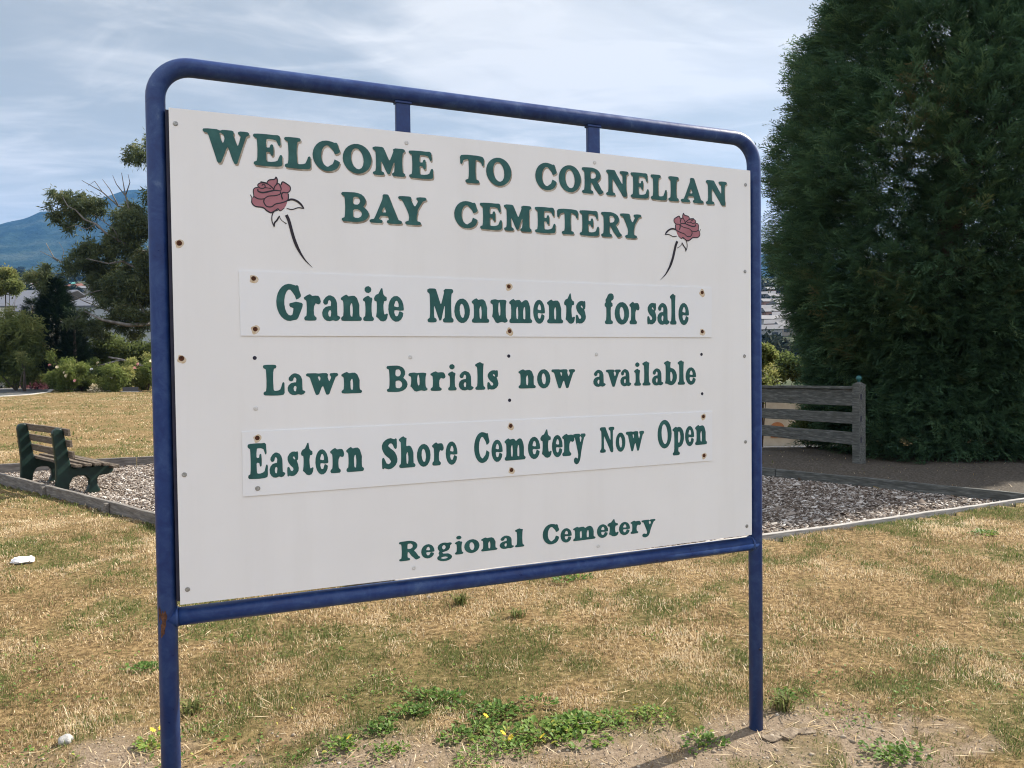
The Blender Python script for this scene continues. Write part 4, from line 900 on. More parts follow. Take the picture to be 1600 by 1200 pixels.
# small dark conifer left of it, two stems
def cone(px, pyt, pyb, half, Y, label, n, m=conem, grp=None):
    b0 = at(px, pyb, Y); H_ = at(px, pyt, Y)[2] - b0[2]; root = empty('conifer_tree', (b0[0], b0[1], b0[2]), label=label, cat='tree', group=grp); hw = half / 1200 * Y
    h_ = rng.beta(1.1, 1.5, n) * H_; an = rng.uniform(0, 6.28, n); q = h_ / H_
    r_ = hw * (1 - q ** 1.6) * (.72 + .5 * vnoise(an * 2 + px, h_ * 1.1, 1, 3, 13)) * (1 - .4 * rng.random(n) ** 2)
    P_ = np.stack([r_ * np.cos(an), r_ * np.sin(an), h_], -1); D_ = np.stack([np.cos(an), np.sin(an), .8 + .3 * rng.normal(0, 1, n)], -1)
    scatter('crown', needle, P_, D_, rng.uniform(.5, .95, n), rng.random(n) ** 1.6 * .8, m, root); mb = MB(); mb.tube([(0, 0, -.3), (0, 0, H_ * .9)], [.2, .04], 8); mb.build('trunk', barkm, root, True)
cone(90, 436, 585, 36, 64, 'dark pointed conifer between the shrubs and the gum tree', 5200)
cone(118, 488, 585, 20, 63, 'small dark conifer leaning on the bigger pointed one', 900)
cone(52, 470, 540, 18, 68, 'low dark green conifer to the left of the pointed one', 600)
def simple_tree(name, px, py0, Y, cls, m, tmpl, label, cat, group=None, tr_r=.12, dens=60, size=.6, stems=1, tb=.5, bm_=None, jit=1.2):
    b0 = at(px, py0, Y); b0[2] = min(b0[2], float(ground_z(b0[0], b0[1]))) ; c2 = []; lm = []
    for cx, cy, r_, fl in cls:
        for q in range(2):
            w = at(cx + rng.normal(0, 3), cy + rng.normal(0, 3), Y + rng.uniform(-.8, .8) * min(1.2, r_ * 30)); c2.append((w[0], w[1], w[2], r_ / 1200 * Y, fl))
        w = at(cx, cy, Y); mid = (np.array(b0) * .5 + w * .5) + rng.normal(0, .15, 3); lm.append(([b0, mid, w], tr_r * .5, tr_r * .15))
    w = at(*cls[0][:2], Y)
    return clump_tree(name, tuple(b0), ([b0, b0 * .5 + w * .5, w], [tr_r, tr_r * .7, tr_r * .3]), lm, c2, m, bm_ or barkm, tmpl, label, cat, group, dens, size, jit, tb)
simple_tree('shrub', 25, 606, 60, [(20, 510, 28, .9), (45, 520, 22, 1), (8, 535, 28, 1), (35, 550, 26, 1), (55, 545, 14, 1.1), (15, 570, 22, .8), (42, 580, 16, .8), (-20, 540, 30, 1)], shrm, eucleaf, 'big olive green shrub at the left behind the road', 'shrub', tb=.62, dens=42, size=.7)
simple_tree('young_tree', 12, 590, 72, [(8, 438, 16, .8), (25, 448, 12, .8), (-5, 450, 16, .7), (14, 428, 8, .8)], shrm, broad, 'young light green tree with thin bare stems above the big shrub', 'tree', tr_r=.10, tb=.75, dens=80, size=.7)
simple_tree('shrub', 38, 606, 57, [(38, 572, 11, 1), (33, 560, 7, 1)], shrm, broad, 'small fresh green bush in front of the big olive shrub', 'shrub', tb=.62, size=.5)
simple_tree('shrub', 190, 590, 66, [(165, 540, 22, .8), (200, 552, 26, .7), (225, 558, 24, .8), (145, 552, 18, .8), (250, 552, 26, .8), (180, 566, 22, .8), (215, 570, 24, .8)], shrm, eucleaf, 'dull olive bush under the low bare branch of the gum tree', 'shrub', tb=.40, dens=40, size=.7)
# rose bushes along the lawn
bloom_cols = [('cream', (.72, .62, .42)), ('pink', (.66, .30, .30)), ('white', (.78, .76, .70))]
bloomm = [surf(n_ + ' rose bloom', [(.3, tuple(.8 * q for q in c)), (.7, c)], 30, rough=.7) for n_, c in bloom_cols]
def bloom_mesh(k):
    mb = MB(); r = np.random.default_rng(k)
    for ring, (rad, zz_, tilt) in enumerate(((.055, .0, .5), (.04, .03, .9), (.02, .045, 1.2))):
        for q in range(5):
            a0 = q * 1.2566 + ring * .6; v = [Vector((math.cos(a0 + s_) * rad * k_, math.sin(a0 + s_) * rad * k_, zz_ + (k_ - .3) * rad * tilt * .6)) for s_, k_ in ((0, .2), (-.6, 1), (0, 1.35), (.6, 1))]; mb.add(v, [(0, 1, 2, 3)])
    me = bpy.data.meshes.new('bloom'); me.from_pydata(mb.v, [], mb.f); me.materials.append(bloomm[k]); return me
blooms = [bloom_mesh(k) for k in range(3)]
rose_specs = [(8, 'sparse rose bush by the end of the road', 15, 24, 1), (52, 'pale yellow-green rose bush with pink and cream blooms beside the road', 18, 24, 1), (100, 'leafy rose bush in front of the dark pointed conifer, with one tall shoot', 24, 40, 0), (128, 'rounded light green rose bush right of the tall-shooted one', 18, 34, 0),
              (150, 'darker green rose bush between two lighter ones', 14, 38, 2), (178, 'broad light green rose bush under the gum tree', 20, 36, 2), (205, 'tall yellow-green rose bush under the gum tree', 18, 42, 1), (232, 'light green rose bush half behind the left sign post', 20, 44, 0), (262, 'rose bush behind the left edge of the sign', 22, 42, 1), (300, 'rose bush hidden behind the sign', 24, 42, 0)]
for k, (px, lb, hw, hh, bc) in enumerate(rose_specs):
    Y = (69 if k < 2 else 55.5) + 1.2 * math.sin(k * 2.1); y0 = 607 if k < 2 else 611; hh *= 1.22
    cls = [(px + rng.normal(0, hw * .35), y0 - hh * q, hw * .62 * (1.1 - .45 * q), .9) for q in (.25, .4, .55, .7, .85)] + [(px - hw * .6, y0 - hh * .35, hw * .5, .9), (px + hw * .6, y0 - hh * .4, hw * .5, .9)]
    if k == 2: cls.append((84, 557, 5, 1.8))
    rt = simple_tree('rose_bush', px, y0 + 1, Y, cls, rosm, broad, lb, 'rose bush', 'rose bushes along the lawn', tr_r=.04, dens=85, size=.42, tb=[.55, .7, .5, .6, .3, .6, .72, .58, .5, .5][k])
    for q in range(5 if k < 3 else 3):
        w = at(px + rng.normal(0, hw * .5), y0 - hh * rng.uniform(.25, .95), Y - hw / 1200 * Y * .9); o_ = link('bloom', blooms[(bc + (q % 3 == 0)) % 3], None, rt); o_.location = w - np.array(rt.location); s_ = rng.uniform(1.3, 2.4); o_.scale = (s_, s_, s_); o_.rotation_euler = (R(60) + rng.normal(0, .4), rng.normal(0, .4), rng.normal(0, .6))
# flower tributes and low plaques at the feet of the roses
stone = surf('dark granite plaque', [(.35, (.012, .012, .015)), (.7, (.04, .04, .045))], 50, rough=.3)
def plaque(px, py, w, label):
    g = gp(px, py); root = empty('memorial_plaque', (g[0], g[1], float(ground_z(g[0], g[1]))), rng.uniform(-.3, .3), label=label, cat='plaque', group='low memorial plaques under the roses')
    mb = MB(); mb.prism([(-.22, 0), (.22, 0), (.18, .26), (-.16, .34)], -w / 2, w / 2, lambda a, b_, n: (n, a, b_)); mb.build('stone', stone, root, bevel=.02)
    mb = MB(); mb.box((0, 0, .0), (w + .2, .62, .10)); mb.build('base', concrete, root, bevel=.015)
for px, py, w, lb in ((88, 609, 1.0, 'black plaque with a white flower before the tall-shooted rose bush'), (112, 609, 1.1, 'wide black plaque right of the white flower'), (135, 610, .9, 'black plaque under the darker green rose bush'), (165, 611, 1.2, 'long black plaque lying under the broad rose bush'), (205, 612, 1.0, 'black plaque nearest the left sign post')):
    plaque(px, py, w, lb)
petm = [surf(n_, [(.3, c), (.7, tuple(min(1, q * 1.4) for q in c))], 40, rough=.7) for n_, c in (('pink petals', (.50, .17, .19)), ('white petals', (.72, .71, .68)), ('maroon petals', (.13, .02, .035)), ('cream petals', (.66, .58, .40)))]
def posy(px, py, k, label, s_=1.0):
    g = gp(px, py); root = empty('flower_bouquet', (g[0], g[1], float(ground_z(g[0], g[1])) + .02), label=label, cat='bouquet', group='flower tributes under the roses'); n_ = 60
    P_ = np.stack([rng.normal(0, .22, n_), rng.normal(0, .12, n_), .12 + np.abs(rng.normal(0, .10, n_))], -1) * s_
    scatter('petals', [tuft_t(90, 6, .11, .05)], P_, rng.normal(0, 1, (n_, 3)) + [0, 0, 1], np.full(n_, 1.0), rng.random(n_), petm[k], root)
    mb = MB(); mb.tube([(0, 0, 0), (0, 0, .10), (0, 0, .20)], [.09 * s_, .13 * s_, .16 * s_], 10); mb.build('pot', stone, root, True)
posy(49, 608, 0, 'pink flowers at the foot of the pale rose bush by the road', 1.2); posy(60, 609, 2, 'maroon flowers beside the pink ones', 1.1); posy(75, 609, 0, 'pink flowers nearest the first black plaque'); posy(97, 608, 1, 'white flowers between two black plaques', .9); posy(2, 607, 1, 'white flowers at the far left beyond the road', 1.1); posy(150, 612, 3, 'cream flowers between two plaques', .5)

# yellowing bush and slope plants beyond the fence
simple_tree('shrub', 1190, 640, 17.5, [(1194, 556, 12, .9), (1184, 578, 22, 1), (1170, 600, 28, 1), (1196, 592, 14, .9)], shrm, broad, 'yellowing bush just behind the rail fence, beside the right sign post', 'shrub', tb=.85, dens=800, size=.26, tr_r=.03)
simple_tree('shrub', 1205, 600, 38, [(1200, 560, 16, .8), (1222, 570, 18, .8), (1245, 576, 18, .8), (1180, 566, 22, .8), (1212, 585, 18, .8)], shrm, broad, 'dark green bush downhill, between the yellowing bush and the cypress', 'shrub', tb=.30, dens=200, size=.45, tr_r=.06)
simple_tree('shrub', 1262, 690, 14.6, [(1262, 664, 12, .8), (1280, 672, 12, .8), (1246, 672, 9, .8), (1295, 650, 8, .8)], shrm, broad, 'scrappy olive bush seen between the rails of the fence', 'shrub', tb=.6, dens=1200, size=.17, tr_r=.02)
# ---------------------------------------------------------------- buildings
cream = surf('cream render', [(.3, (.56, .53, .45)), (.7, (.66, .63, .55))], .6, 5, .9)
roofg = surf('grey metal roof', [(.3, (.075, .08, .10)), (.7, (.11, .115, .135))], .4, 4, .5, stretch=(8, .3, 1))
palegr = surf('pale grey cladding', [(.3, (.27, .29, .31)), (.7, (.35, .37, .39))], .3, 4, .7)
darkgl = surf('dark window', [(.3, (.02, .025, .03)), (.7, (.05, .06, .07))], 1, rough=.2)
brickm = surf('terracotta niche', [(.3, (.22, .085, .035)), (.7, (.36, .16, .07))], 6, 5, .9)
def shed(name, px0, px1, pyr, pye, pyb, Y, depth, wallm, roofm, label, windows=0, cat='building', rid=None):
    """a gabled building: front wall from px0 to px1, eaves at pye, ridge at pyr"""
    a = at(px0, pye, Y); b_ = at(px1, pye, Y); zb = at(px0, pyb, Y)[2] - 4; ze = (a[2] + b_[2]) / 2; zr = at((px0 + px1) / 2, pyr, Y + depth / 2)[2]; w = b_[0] - a[0]
    root = empty(name, (a[0], Y, zb), label=label, cat=cat); h_ = ze - zb
    mb = MB(); mb.box((w / 2, depth / 2, h_ / 2), (w, depth, h_)); mb.build('wall', wallm, root)
    mb = MB(); o_ = .4; mb.prism([(-o_, h_ + .02), (depth / 2, zr - zb), (depth + o_, h_ + .02), (depth + o_, h_ + .25), (depth / 2, zr - zb + .3), (-o_, h_ + .25)], -o_, w + o_, lambda p, q, n: (n, p, q)); mb.build('roof', roofm, root)
    for k in range(windows):
        mb = MB(); x = w * (k + .5) / windows; mb.box((x, -.03, h_ * .62), (w / windows * .45, .10, min(1.6, h_ * .22))); mb.build('window', darkgl, root)
    return root
shed('warehouse', -90, 48, 456, 480, 520, 190, 40, cream, roofg, 'long cream building with a grey metal roof behind the big shrub', 0)
shed('warehouse', 20, 62, 466, 488, 530, 175, 16, cream, roofg, 'small cream gabled building beside the dark conifer', 1)
shed('warehouse', 96, 430, 452, 478, 560, 150, 40, palegr, roofg, 'large pale grey hall seen through the branches of the gum tree', 0)
shed('warehouse', 150, 360, 502, 512, 560, 118, 14, palegr, palegr, 'low pale grey shed below the large hall, behind the gum tree', 0)
# distant houses on the hillside
wallc = [surf(n_, [(.3, c), (.7, tuple(q * 1.15 for q in c))], .3, 3, .9) for n_, c in (('white house wall', (.24, .24, .235)), ('brick house wall', (.22, .13, .10)), ('beige house wall', (.20, .18, .15)))]
roofc = [surf(n_, [(.3, c), (.7, tuple(q * 1.2 for q in c))], .3, 3, .8) for n_, c in (('red roof', (.20, .085, .06)), ('grey roof', (.13, .13, .14)), ('pale roof', (.14, .14, .15)), ('teal roof', (.06, .20, .20)))]
def house_at(px, py, Y, wm, rm, label, s_=1.0):
    p = at(px, py, Y); z = float(ground_z(p[0], p[1])); root = empty('house', (p[0], p[1], z), rng.uniform(-.4, .4), label=label, cat='house', group='houses on the far hillside'); w, d, h_ = 14 * s_, 9 * s_, 4.5 * s_
    mb = MB(); mb.box((0, 0, h_ / 2 - 3), (w, d, h_ + 6)); mb.build('wall', wallc[wm], root)
    mb = MB(); mb.prism([(-d / 2 - .5, h_ + .02), (d / 2 + .5, h_ + .02), (0, h_ + 2.4 * s_)], -w / 2 - .5, w / 2 + .5, lambda a, b_, n: (n, a, b_)); mb.build('roof', roofc[rm], root)
    for q in (-.28, .28): mb = MB(); mb.box((w * q, -d / 2 - .03, h_ * .5), (w * .2, .12, h_ * .35)); mb.build('window', darkgl, root)
def depth_of(px, py):
    """how far along a photo pixel's line of sight the hillside is met"""
    for Y in np.geomspace(80, 2600, 400):
        p = at(px, py, Y)
        if p[2] < ground_z(p[0], p[1]): return Y
    return 1500
colw = ['white', 'brick', 'beige']; colr = ['red', 'dark grey', 'pale', 'teal']
side = [(1200, 452), (1208, 462), (1196, 470), (1214, 474), (1204, 482), (1222, 486), (1198, 494), (1212, 500), (1228, 506), (1200, 512), (1218, 520), (1236, 524), (1198, 530), (1250, 500), (1240, 476)]
for k, (px, py) in enumerate(side):
    wm, rm = k % 3, (k * 3 + 1) % 3
    house_at(px, py, depth_of(px, py), wm, rm, f'far {colw[wm]}-walled house with {colr[rm]} roof, ' + ['top of the cluster beside the right sign post', 'just under the topmost house at the cypress edge', 'hard against the sign post in the upper row', 'touching the cypress edge in the upper row', 'mid slope beside the sign post, upper', 'behind cypress twigs, mid slope', 'mid slope hard against the sign post', 'mid slope between sign post and cypress', 'behind cypress twigs, lower slope', 'lower slope next to the sign post', 'lower slope at the cypress edge', 'lowest of those behind the cypress twigs', 'lowest, above the yellowing bush', 'half hidden in the cypress, middle', 'half hidden in the cypress, upper'][k], .7)
left = [(52, 452), (62, 457), (30, 456), (70, 462), (105, 452), (118, 456), (14, 462), (140, 460), (90, 448)]
for k, (px, py) in enumerate(left):
    wm, rm = (k * 2) % 3, (k + 3) % 4
    house_at(px, py, depth_of(px, py), wm, rm, f'far {colw[wm]}-walled house with {colr[rm]} roof, ' + ['left of the conifer tip', 'just left of the conifer, lower than its neighbour', 'above the cream building\'s ridge', 'against the conifer\'s left edge', 'right of the conifer tip', 'under the gum tree\'s lowest left branches', 'above the left part of the grey metal roof', 'behind the gum tree leaves', 'behind the conifer tip'][k], .8)
# arched columbarium wall downhill of the fence
wm_ = surf('buff wall', [(.3, (.30, .26, .20)), (.7, (.40, .36, .29))], 3, 6, .9, .3, 20)
Yw = 25.0; a = at(1120, 690, Yw); z0 = float(ground_z(a[0] + 1.5, Yw)) - .2; root = empty('niche_wall', (a[0], Yw, z0), .05, label='buff garden wall with a row of arched terracotta niches, seen between the fence rails', cat='wall')
ztop = at(1200, 618, Yw)[2] - z0; mb = MB(); mb.box((2.4, .2, ztop / 2), (4.8, .4, ztop)); mb.build('body', wm_, root, bevel=.02)
for k in range(6):
    x = .45 + k * .78; zc = at(1200, 684, Yw)[2] - z0; hh = .34; mb = MB(); pts = [(x - .22, zc), (x + .22, zc), (x + .22, zc + hh)] + [(x + .22 * math.cos(q), zc + hh + .16 * math.sin(q)) for q in np.linspace(.2, math.pi - .2, 9)] + [(x - .22, zc + hh)]
    mb.prism(pts, -.03, .01, lambda p, q, n: (p, n, q)); mb.build('niche', brickm, root)
mb = MB(); mb.box((2.4, -.1, at(1200, 690, Yw)[2] - z0 - .25), (5.0, .5, .18)); mb.build('ledge', concrete, root, bevel=.02)

# wooded clumps over the far hillside, one mass
hm = leafmat('hillside trees', [(0, (.009, .016, .010)), (.5, (.020, .030, .018)), (.85, (.045, .050, .03)), (1, (.09, .08, .055))], .1, .9, .1)
blob = [tuft_t(200 + k, 90, .50, .10, 1.0) for k in range(4)]
for tv, tf in blob: tv *= np.array([1.5, 1.5, 1.3]); tv[:, 2] += .7
n_ = 6400; rr_ = np.exp(rng.uniform(math.log(115), math.log(2500), n_)); aa = rng.uniform(-.70, .55, n_); hx, hy = rr_ * np.sin(aa), rr_ * np.cos(aa)
keep = vnoise(hx, hy, 160, 3, 91) > np.where(aa > .15, .60, .36); keep &= (rr_ > 215) | (aa > -.28); hx, hy, rr_ = hx[keep], hy[keep], rr_[keep]
Pz = np.stack([hx, hy, ground_z(hx, hy)], -1); up = np.tile([1., 0, 0], (len(hx), 1))
tag(scatter('hillside_woods', blob, Pz, up, rng.uniform(1.6, 4.2, len(hx)) * (.8 + rr_ / 1400), np.clip(rng.normal(.42, .2, len(hx)), 0, 1), hm, None, .05, .12), 'wooded far hillside', 'woods', kind='stuff')
# ---------------------------------------------------------------- lawn: blades, weeds, stones
lawnm = leafmat('dry lawn grass', [(0, (.040, .060, .016)), (.12, (.095, .135, .035)), (.30, (.20, .225, .08)), (.40, (.15, .105, .052)), (.56, (.37, .262, .142)), (.76, (.60, .46, .27)), (1, (.78, .66, .47))], .38, .8, .15)
def blades(n, y0, y1, hmin, hmax, wid, margin=1.6):
    y = np.sqrt(rng.random(n) * (y1 ** 2 - y0 ** 2) + y0 ** 2); x = (rng.random(n) * 2 - 1) * (y * .70 + margin)
    if y0 > 14: x = -np.abs(x) * 1.0 + 3 * (rng.random(n) < .1)
    k = ~in_bed(x, y, .03)
    if y0 > 30: k &= (y < 54.5) & ~((x < -29.5) & (y > 42 - (x + 30) * .06))
    d = dirt_amount(x, y); g = green_amount(x, y); k &= rng.random(n) > d * .93
    tuft = vnoise(x, y, .13 * (1 + y / 12), 3, 61); k &= rng.random(n) < .30 + 1.3 * sstep(.32, .62, tuft)
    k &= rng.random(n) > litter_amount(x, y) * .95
    x, y, g, tuft, d = x[k], y[k], g[k], tuft[k], d[k]; n = len(x); z = ground_z(x, y) - .004
    isg = rng.random(n) < g * .84 + .05
    patch = vnoise(x, y, .8, 3, 62)
    tint = np.where(isg, rng.uniform(.04, .34, n), np.clip(.60 + .80 * (patch - .5) + .5 * (vnoise(x, y, .22, 2, 63) - .5) + rng.normal(0, .19, n), .36, 1))
    hh = rng.uniform(hmin, hmax, n) * (.35 + 1.1 * tuft) * np.where(isg, 1.0, 1.0) * np.exp(rng.normal(0, .3, n)); yaw = rng.uniform(0, 6.28, n); lean = rng.normal(0, .8, n) + np.where(isg, .65, .85); w = wid * rng.uniform(.6, 1.4, n)
    b0 = np.stack([x, y, z], -1); sd = np.stack([np.cos(yaw), np.sin(yaw), np.zeros(n)], -1); ld = np.stack([-np.sin(yaw), np.cos(yaw), np.zeros(n)], -1)
    tip = b0 + ld * (np.sin(lean) * hh)[:, None] + np.array([0, 0, 1.]) * (np.abs(np.cos(lean)) * hh * .9 + .004)[:, None]
    mid = b0 * .45 + tip * .55 + np.array([0, 0, 1.]) * (hh * .10)[:, None]
    V = np.stack([b0 - sd * w[:, None], b0 + sd * w[:, None], mid + sd * (w * .8)[:, None], tip, mid - sd * (w * .8)[:, None]], 1).reshape(-1, 3)
    F_ = (np.arange(n)[:, None, None] * 5 + np.array([(0, 1, 2), (0, 2, 4), (4, 2, 3)])).reshape(-1, 3); return V, F_, np.repeat(tint, 5)
Vs = []; Fs = []; Ts = []; off = 0
for a in ((330000, 2.2, 4.2, .009, .027, .0015), (420000, 4.2, 8.0, .010, .030, .0023), (240000, 8.0, 16, .016, .038, .0042), (130000, 16, 56, .025, .055, .011)):
    V, F_, T = blades(*a); Vs.append(V); Fs.append(F_ + off); Ts.append(T); off += len(V)
tag(link('lawn_grass', mesh_np('lawn_grass', np.vstack(Vs), np.vstack(Fs), {'tint': np.concatenate(Ts)}), lawnm), 'dry mown grass with greener patches', 'grass', kind='stuff')
# gravel and clods on the bare soil
pebm = leafmat('gravel', [(0, (.09, .065, .045)), (.4, (.26, .21, .155)), (.75, (.44, .38, .30)), (1, (.62, .58, .52))], 0, .95, .2)
peb = []
for s_ in range(5):
    r = np.random.default_rng(s_ + 5); bm = bmesh.new(); bmesh.ops.create_icosphere(bm, subdivisions=1, radius=1)
    for v in bm.verts: v.co *= r.uniform(.7, 1.2); v.co.z *= .6
    bm.verts.ensure_lookup_table(); peb.append((np.array([v.co[:] for v in bm.verts]), np.array([[v.index for v in f.verts] for f in bm.faces]))); bm.free()
x = rng.uniform(-2.4, 2.6, 60000); y = rng.uniform(2.0, 4.0, 60000); k = rng.random(60000) < dirt_amount(x, y) * .26; x, y = x[k], y[k]
x2 = rng.normal(-.72, .22, 700); y2 = rng.normal(5.2, .07, 700); x = np.append(x, x2); y = np.append(y, y2)
tag(scatter('gravel', peb, np.stack([x, y, ground_z(x, y) + .001], -1), np.tile([1., 0, 0], (len(x), 1)), np.exp(rng.normal(math.log(.0032), .55, len(x))), np.clip(rng.normal(.42, .17, len(x)), 0, .8), pebm, None, .3, .04), 'fine gravel and soil crumbs on bare ground', 'gravel', kind='stuff')
# dead stems and thatch lying about
n_ = 5200; x = rng.uniform(-3, 3.6, n_); y = rng.uniform(2.4, 4.8, n_); k = rng.random(n_) < .25 + .75 * dirt_amount(x, y) ; x, y = x[k], y[k]; st = [gather([rhomb((0, 0, 0), (1, .1 * s_, 0), .022, (0, 0, 1))]) for s_ in (-1, 0, 1)]
D_ = np.stack([rng.normal(0, 1, len(x)), rng.normal(0, 1, len(x)), rng.normal(0, .12, len(x))], -1)
tag(scatter('dead_straw', st, np.stack([x, y, ground_z(x, y) + rng.uniform(.004, .022, len(x))], -1), D_, rng.uniform(.03, .11, len(x)), rng.uniform(.55, 1, len(x)), lawnm, None, .3, .05), 'loose dry straw on the ground', 'straw', kind='stuff')
# leafy weeds: rosettes as plants, each a thing
weedm = leafmat('weed leaves', [(0, (.035, .075, .015)), (.5, (.11, .20, .035)), (.8, (.20, .29, .06)), (1, (.42, .38, .07))], .4, .55, .3)
yelm = surf('yellow petals', [(.3, (.62, .42, .02)), (.7, (.80, .60, .05))], 60, rough=.7)
def leaf3(l, w, lift, curl):
    """a broad leaf of three cross sections along +x"""
    v = [(0, 0, 0)]; f = []
    for k, (q, ww) in enumerate(((.3, .75), (.6, 1), (.85, .7))):
        z = lift * q - curl * q * q; v += [(l * q, -w * ww, z + w * .25), (l * q, 0, z), (l * q, w * ww, z + w * .25)]
    v.append((l, 0, lift - curl)); f += [(0, 1, 2), (0, 2, 3)]
    for k in (0, 1):
        o_ = 1 + 3 * k
        for q in (0, 1): f += [(o_ + q, o_ + 3 + q, o_ + 4 + q), (o_ + q, o_ + 4 + q, o_ + 1 + q)]
    f += [(7, 10, 8), (8, 10, 9)]; return np.array(v, float), np.array(f)
wt = [leaf3(1, .30, .45, .40), leaf3(1, .24, .7, .45), leaf3(1, .36, .3, .30)]
def weed(px, py, rad, n, tb, label, flowers=0, lsz=.05):
    g = gp(px, py); root = empty('weed_plant', (g[0], g[1], float(ground_z(g[0], g[1]))), label=label, cat='weed', group='green weeds on bare soil')
    an = rng.uniform(0, 6.28, n); n = int(n * 2.4); lsz *= .52; an = rng.uniform(0, 6.28, n); kb = rng.integers(0, 5, n); bo = rng.normal(0, .45, (5, 2)) * rad; r_ = rad * .72 * np.sqrt(rng.random(n)); P_ = np.stack([r_ * np.cos(an) + bo[kb, 0], r_ * np.sin(an) * .7 + bo[kb, 1], .005 + rng.random(n) * .022 * (1 - r_ / rad * .6)], -1)
    D_ = np.stack([np.cos(an) + rng.normal(0, .6, n), np.sin(an) + rng.normal(0, .6, n), rng.normal(.25, .25, n)], -1)
    scatter('leaves', wt, P_, D_, rng.uniform(.6, 1.3, n) * lsz, np.clip(rng.normal(tb, .16, n), 0, 1), weedm, root, .35)
    for q in range((flowers + 1) // 2):
        a0 = rng.uniform(0, 6.28); r0_ = rad * rng.uniform(.5, 1.0); mb = MB()
        for s_ in range(9):
            c_ = s_ * .698; mb.add([(0, 0, .002), (.011 * math.cos(c_ - .25), .011 * math.sin(c_ - .25), .004), (.016 * math.cos(c_), .016 * math.sin(c_), .003), (.011 * math.cos(c_ + .25), .011 * math.sin(c_ + .25), .004)], [(0, 1, 2, 3)])
        o_ = mb.build('flower', yelm, root); o_.location = (r0_ * math.cos(a0), r0_ * math.sin(a0) * .7, .045 + .02 * random.random()); o_.rotation_euler = (R(35), 0, a0)
for px, py, rad, n, tb, fl, lsz, lb in (
        (858, 1150, .17, 150, .62, 1, .055, 'largest bright green leafy weed, in front of the sign near the bottom edge'), (915, 1135, .13, 110, .60, 0, .045, 'bright weed just right of the largest one'), (800, 1112, .12, 90, .45, 0, .045, 'dark green weed up and left of the largest one'), (755, 1150, .12, 90, .5, 2, .045, 'weed with yellow flowers left of the largest one'),
        (785, 1168, .09, 60, .55, 4, .035, 'low weed dotted with yellow flowers below the others'), (745, 1185, .12, 90, .6, 0, .03, 'fine mossy weed at the bottom edge below the flowering one'), (600, 1142, .07, 60, .42, 0, .04, 'dark green weed alone on bare soil, middle of the frame bottom'), (548, 1172, .07, 50, .55, 2, .04, 'small weed with yellow flowers between the left post and the bare soil'),
        (605, 1182, .06, 45, .6, 0, .035, 'little bright weed on the bare soil'), (975, 1138, .11, 80, .62, 0, .03, 'flat light green weed right of the bright ones'), (1020, 1118, .10, 80, .66, 2, .03, 'mossy weed with a few yellow flowers, left of the right post'), (1105, 1160, .08, 70, .5, 0, .035, 'weed in the shadow beside the base of the right post'),
        (1385, 1185, .12, 90, .5, 0, .04, 'low green weed near the bottom right corner'), (235, 1165, .07, 60, .75, 3, .035, 'yellowish weed touching the left post'), (885, 905, .12, 60, .45, 0, .05, 'dark green weed on the lawn just under the bottom rail'), (1230, 1090, .07, 60, .5, 0, .035, 'tiny weed right of the right post'),
        (690, 1095, .11, 80, .4, 0, .045, 'dark weed in the green strip behind the bare soil'), (640, 1115, .09, 70, .45, 0, .04, 'weed between the bare soil and the dry lawn'), (1550, 835, .15, 60, .55, 0, .05, 'green weed on the far lawn at the right edge'), (230, 1045, .10, 70, .35, 0, .04, 'dark weed beside the left post')):
    weed(px, py, rad, n, tb, lb, fl, lsz)
n_ = 16000; x = rng.uniform(-3.2, 4, n_); y = rng.uniform(2.6, 5.2, n_); k = (vnoise(x, y, .20, 3, 81) > .56) & (rng.random(n_) < sstep(5.2, 3.6, y) * .9) & (vnoise(x, y, .9, 2, 82) > .42); x, y = x[k], y[k]
an = rng.uniform(0, 6.28, len(x)); tag(scatter('clover_cover', wt, np.stack([x, y, ground_z(x, y) + rng.uniform(.004, .016, len(x))], -1), np.stack([np.cos(an), np.sin(an), rng.normal(.25, .25, len(x))], -1), rng.uniform(.008, .022, len(x)), np.clip(rng.normal(.5, .2, len(x)), 0, 1), weedm, None, .35), 'tiny clover leaves through the thin grass', 'clover', kind='stuff')
def grass_tuft(px, py, h_, n, label):
    g = gp(px, py); root = empty('grass_tuft', (g[0], g[1], float(ground_z(g[0], g[1]))), label=label, cat='grass tuft'); parts = []
    for k in range(n):
        a0 = rng.uniform(0, 6.28); l = h_ * rng.uniform(.35, .8); le = rng.uniform(.3, 1.3); p = np.array([rng.normal(0, .02), rng.normal(0, .02), 0]); mid = p + np.array([math.cos(a0) * le * l * .3, math.sin(a0) * le * l * .3, l * .6]); tip = p + np.array([math.cos(a0) * le * l, math.sin(a0) * le * l, l * (1 - .3 * le)]); s_ = np.array([-math.sin(a0), math.cos(a0), 0]) * .0035
        parts.append(([p - s_, p + s_, mid + s_, tip, mid - s_], [(0, 1, 2), (0, 2, 4), (4, 2, 3)]))
    V, F_ = gather(parts); link('blades', mesh_np('blades', V, F_, {'tint': np.repeat(rng.uniform(.18, .40, n), 5)}), lawnm, root)
grass_tuft(720, 945, .13, 70, 'upright tuft of long green grass on the lawn under the bottom rail'); grass_tuft(1225, 1110, .14, 60, 'tuft of long grass behind the right post'); grass_tuft(810, 965, .11, 45, 'smaller grass tuft right of the upright one'); grass_tuft(300, 1110, .11, 60, 'grass tuft right of the left post')
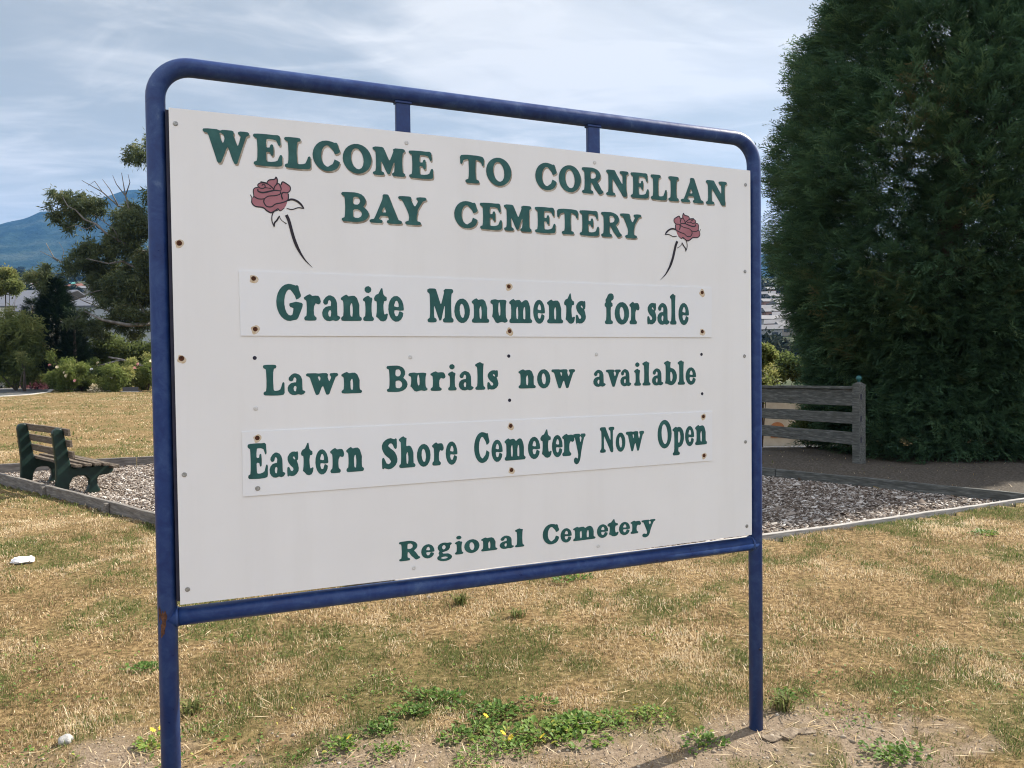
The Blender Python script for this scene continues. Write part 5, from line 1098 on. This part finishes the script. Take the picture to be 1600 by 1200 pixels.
# crumpled paper, pale stone, broken footing
g = gp(35, 879); bm = bmesh.new(); bmesh.ops.create_icosphere(bm, subdivisions=3, radius=1); rr_ = np.random.default_rng(4)
for v in bm.verts:
    c = v.co; k = .75 + .5 * float(vnoise(np.array([c.x * 2 + c.z]), np.array([c.y * 2 - c.z * 1.4]), .8, 3, 8)[0]) + .30 * (rr_.random() - .5); v.co = Vector((c.x * .085 * k, c.y * .07 * k, max(-.008, (c.z * .030 + .016) * k)))
me = bpy.data.meshes.new('crumpled_paper'); bm.to_mesh(me); bm.free(); o_ = link('crumpled_paper', me, surf('white paper', [(.3, (.74, .75, .77)), (.7, (.84, .84, .85))], 20, rough=.8, bump=.3, bscale=50)); o_.location = (g[0], g[1], float(ground_z(g[0], g[1])) + .004); tag(o_, 'crumpled piece of white paper lying on the dry lawn in front of the bench', 'litter')
g = gp(103, 1160); bm = bmesh.new(); bmesh.ops.create_icosphere(bm, subdivisions=3, radius=.028)
for v in bm.verts: v.co *= 1 + .22 * math.sin(v.co.x * 150) * math.cos(v.co.y * 120); v.co.z *= .75
me = bpy.data.meshes.new('stone'); bm.to_mesh(me); bm.free(); o_ = link('stone', me, surf('pale stone', [(.3, (.30, .29, .27)), (.7, (.46, .45, .43))], 40, rough=.9, bump=.4), smooth=True); o_.location = (g[0], g[1], float(ground_z(g[0], g[1])) + .014); tag(o_, 'small pale round stone in dry grass near the bottom left corner', 'stone')
footm = surf('old tan concrete', [(.3, (.08, .058, .04)), (.5, (.17, .13, .09)), (.7, (.28, .225, .165))], 26, 7, .95, .9, 70, bdist=.01)
ft = empty('concrete_footing', (1.06, 3.13, 0), .5, label='broken concrete footing breaking through the soil at the base of the right sign post', cat='footing')
for k, (x, y, sx, sy, sz, rzz) in enumerate(((.03, .03, .06, .04, .011, .1), (.11, .01, .065, .03, .016, .3), (.18, -.01, .05, .025, .012, -.3))):
    bm = bmesh.new(); bmesh.ops.create_icosphere(bm, subdivisions=3, radius=1)
    for v in bm.verts:
        c = v.co; q = .8 + .45 * float(vnoise(np.array([c.x * 2 + k * 3]), np.array([c.y * 2 + c.z]), .7, 3, 14)[0]); v.co = Vector((np.clip(c.x * q, -.85, .85) * sx, np.clip(c.y * q, -.85, .85) * sy, np.clip(c.z * q, -.6, .5) * sz * .75))
    me = bpy.data.meshes.new('chunk'); bm.to_mesh(me); bm.free(); o_ = link('chunk', me, footm, ft); o_.location = (x, y, .005); o_.rotation_euler = (.06 * k, 0, rzz)

# ---------------------------------------------------------------- the air: distant hills fade to blue
hz, t, o = mat('pale blue air'); pv = N('ShaderNodeVolumePrincipled', t, inp={'Color': (.16, .42, .96, 1), 'Density': HAZE, 'Anisotropy': .2}); L(pv.outputs[0], o.inputs['Volume'], t)
mb = MB(); mb.box((0, 2600, 655), (12600, 7800, 1320)); tag(mb.build('haze', hz), kind='stuff')
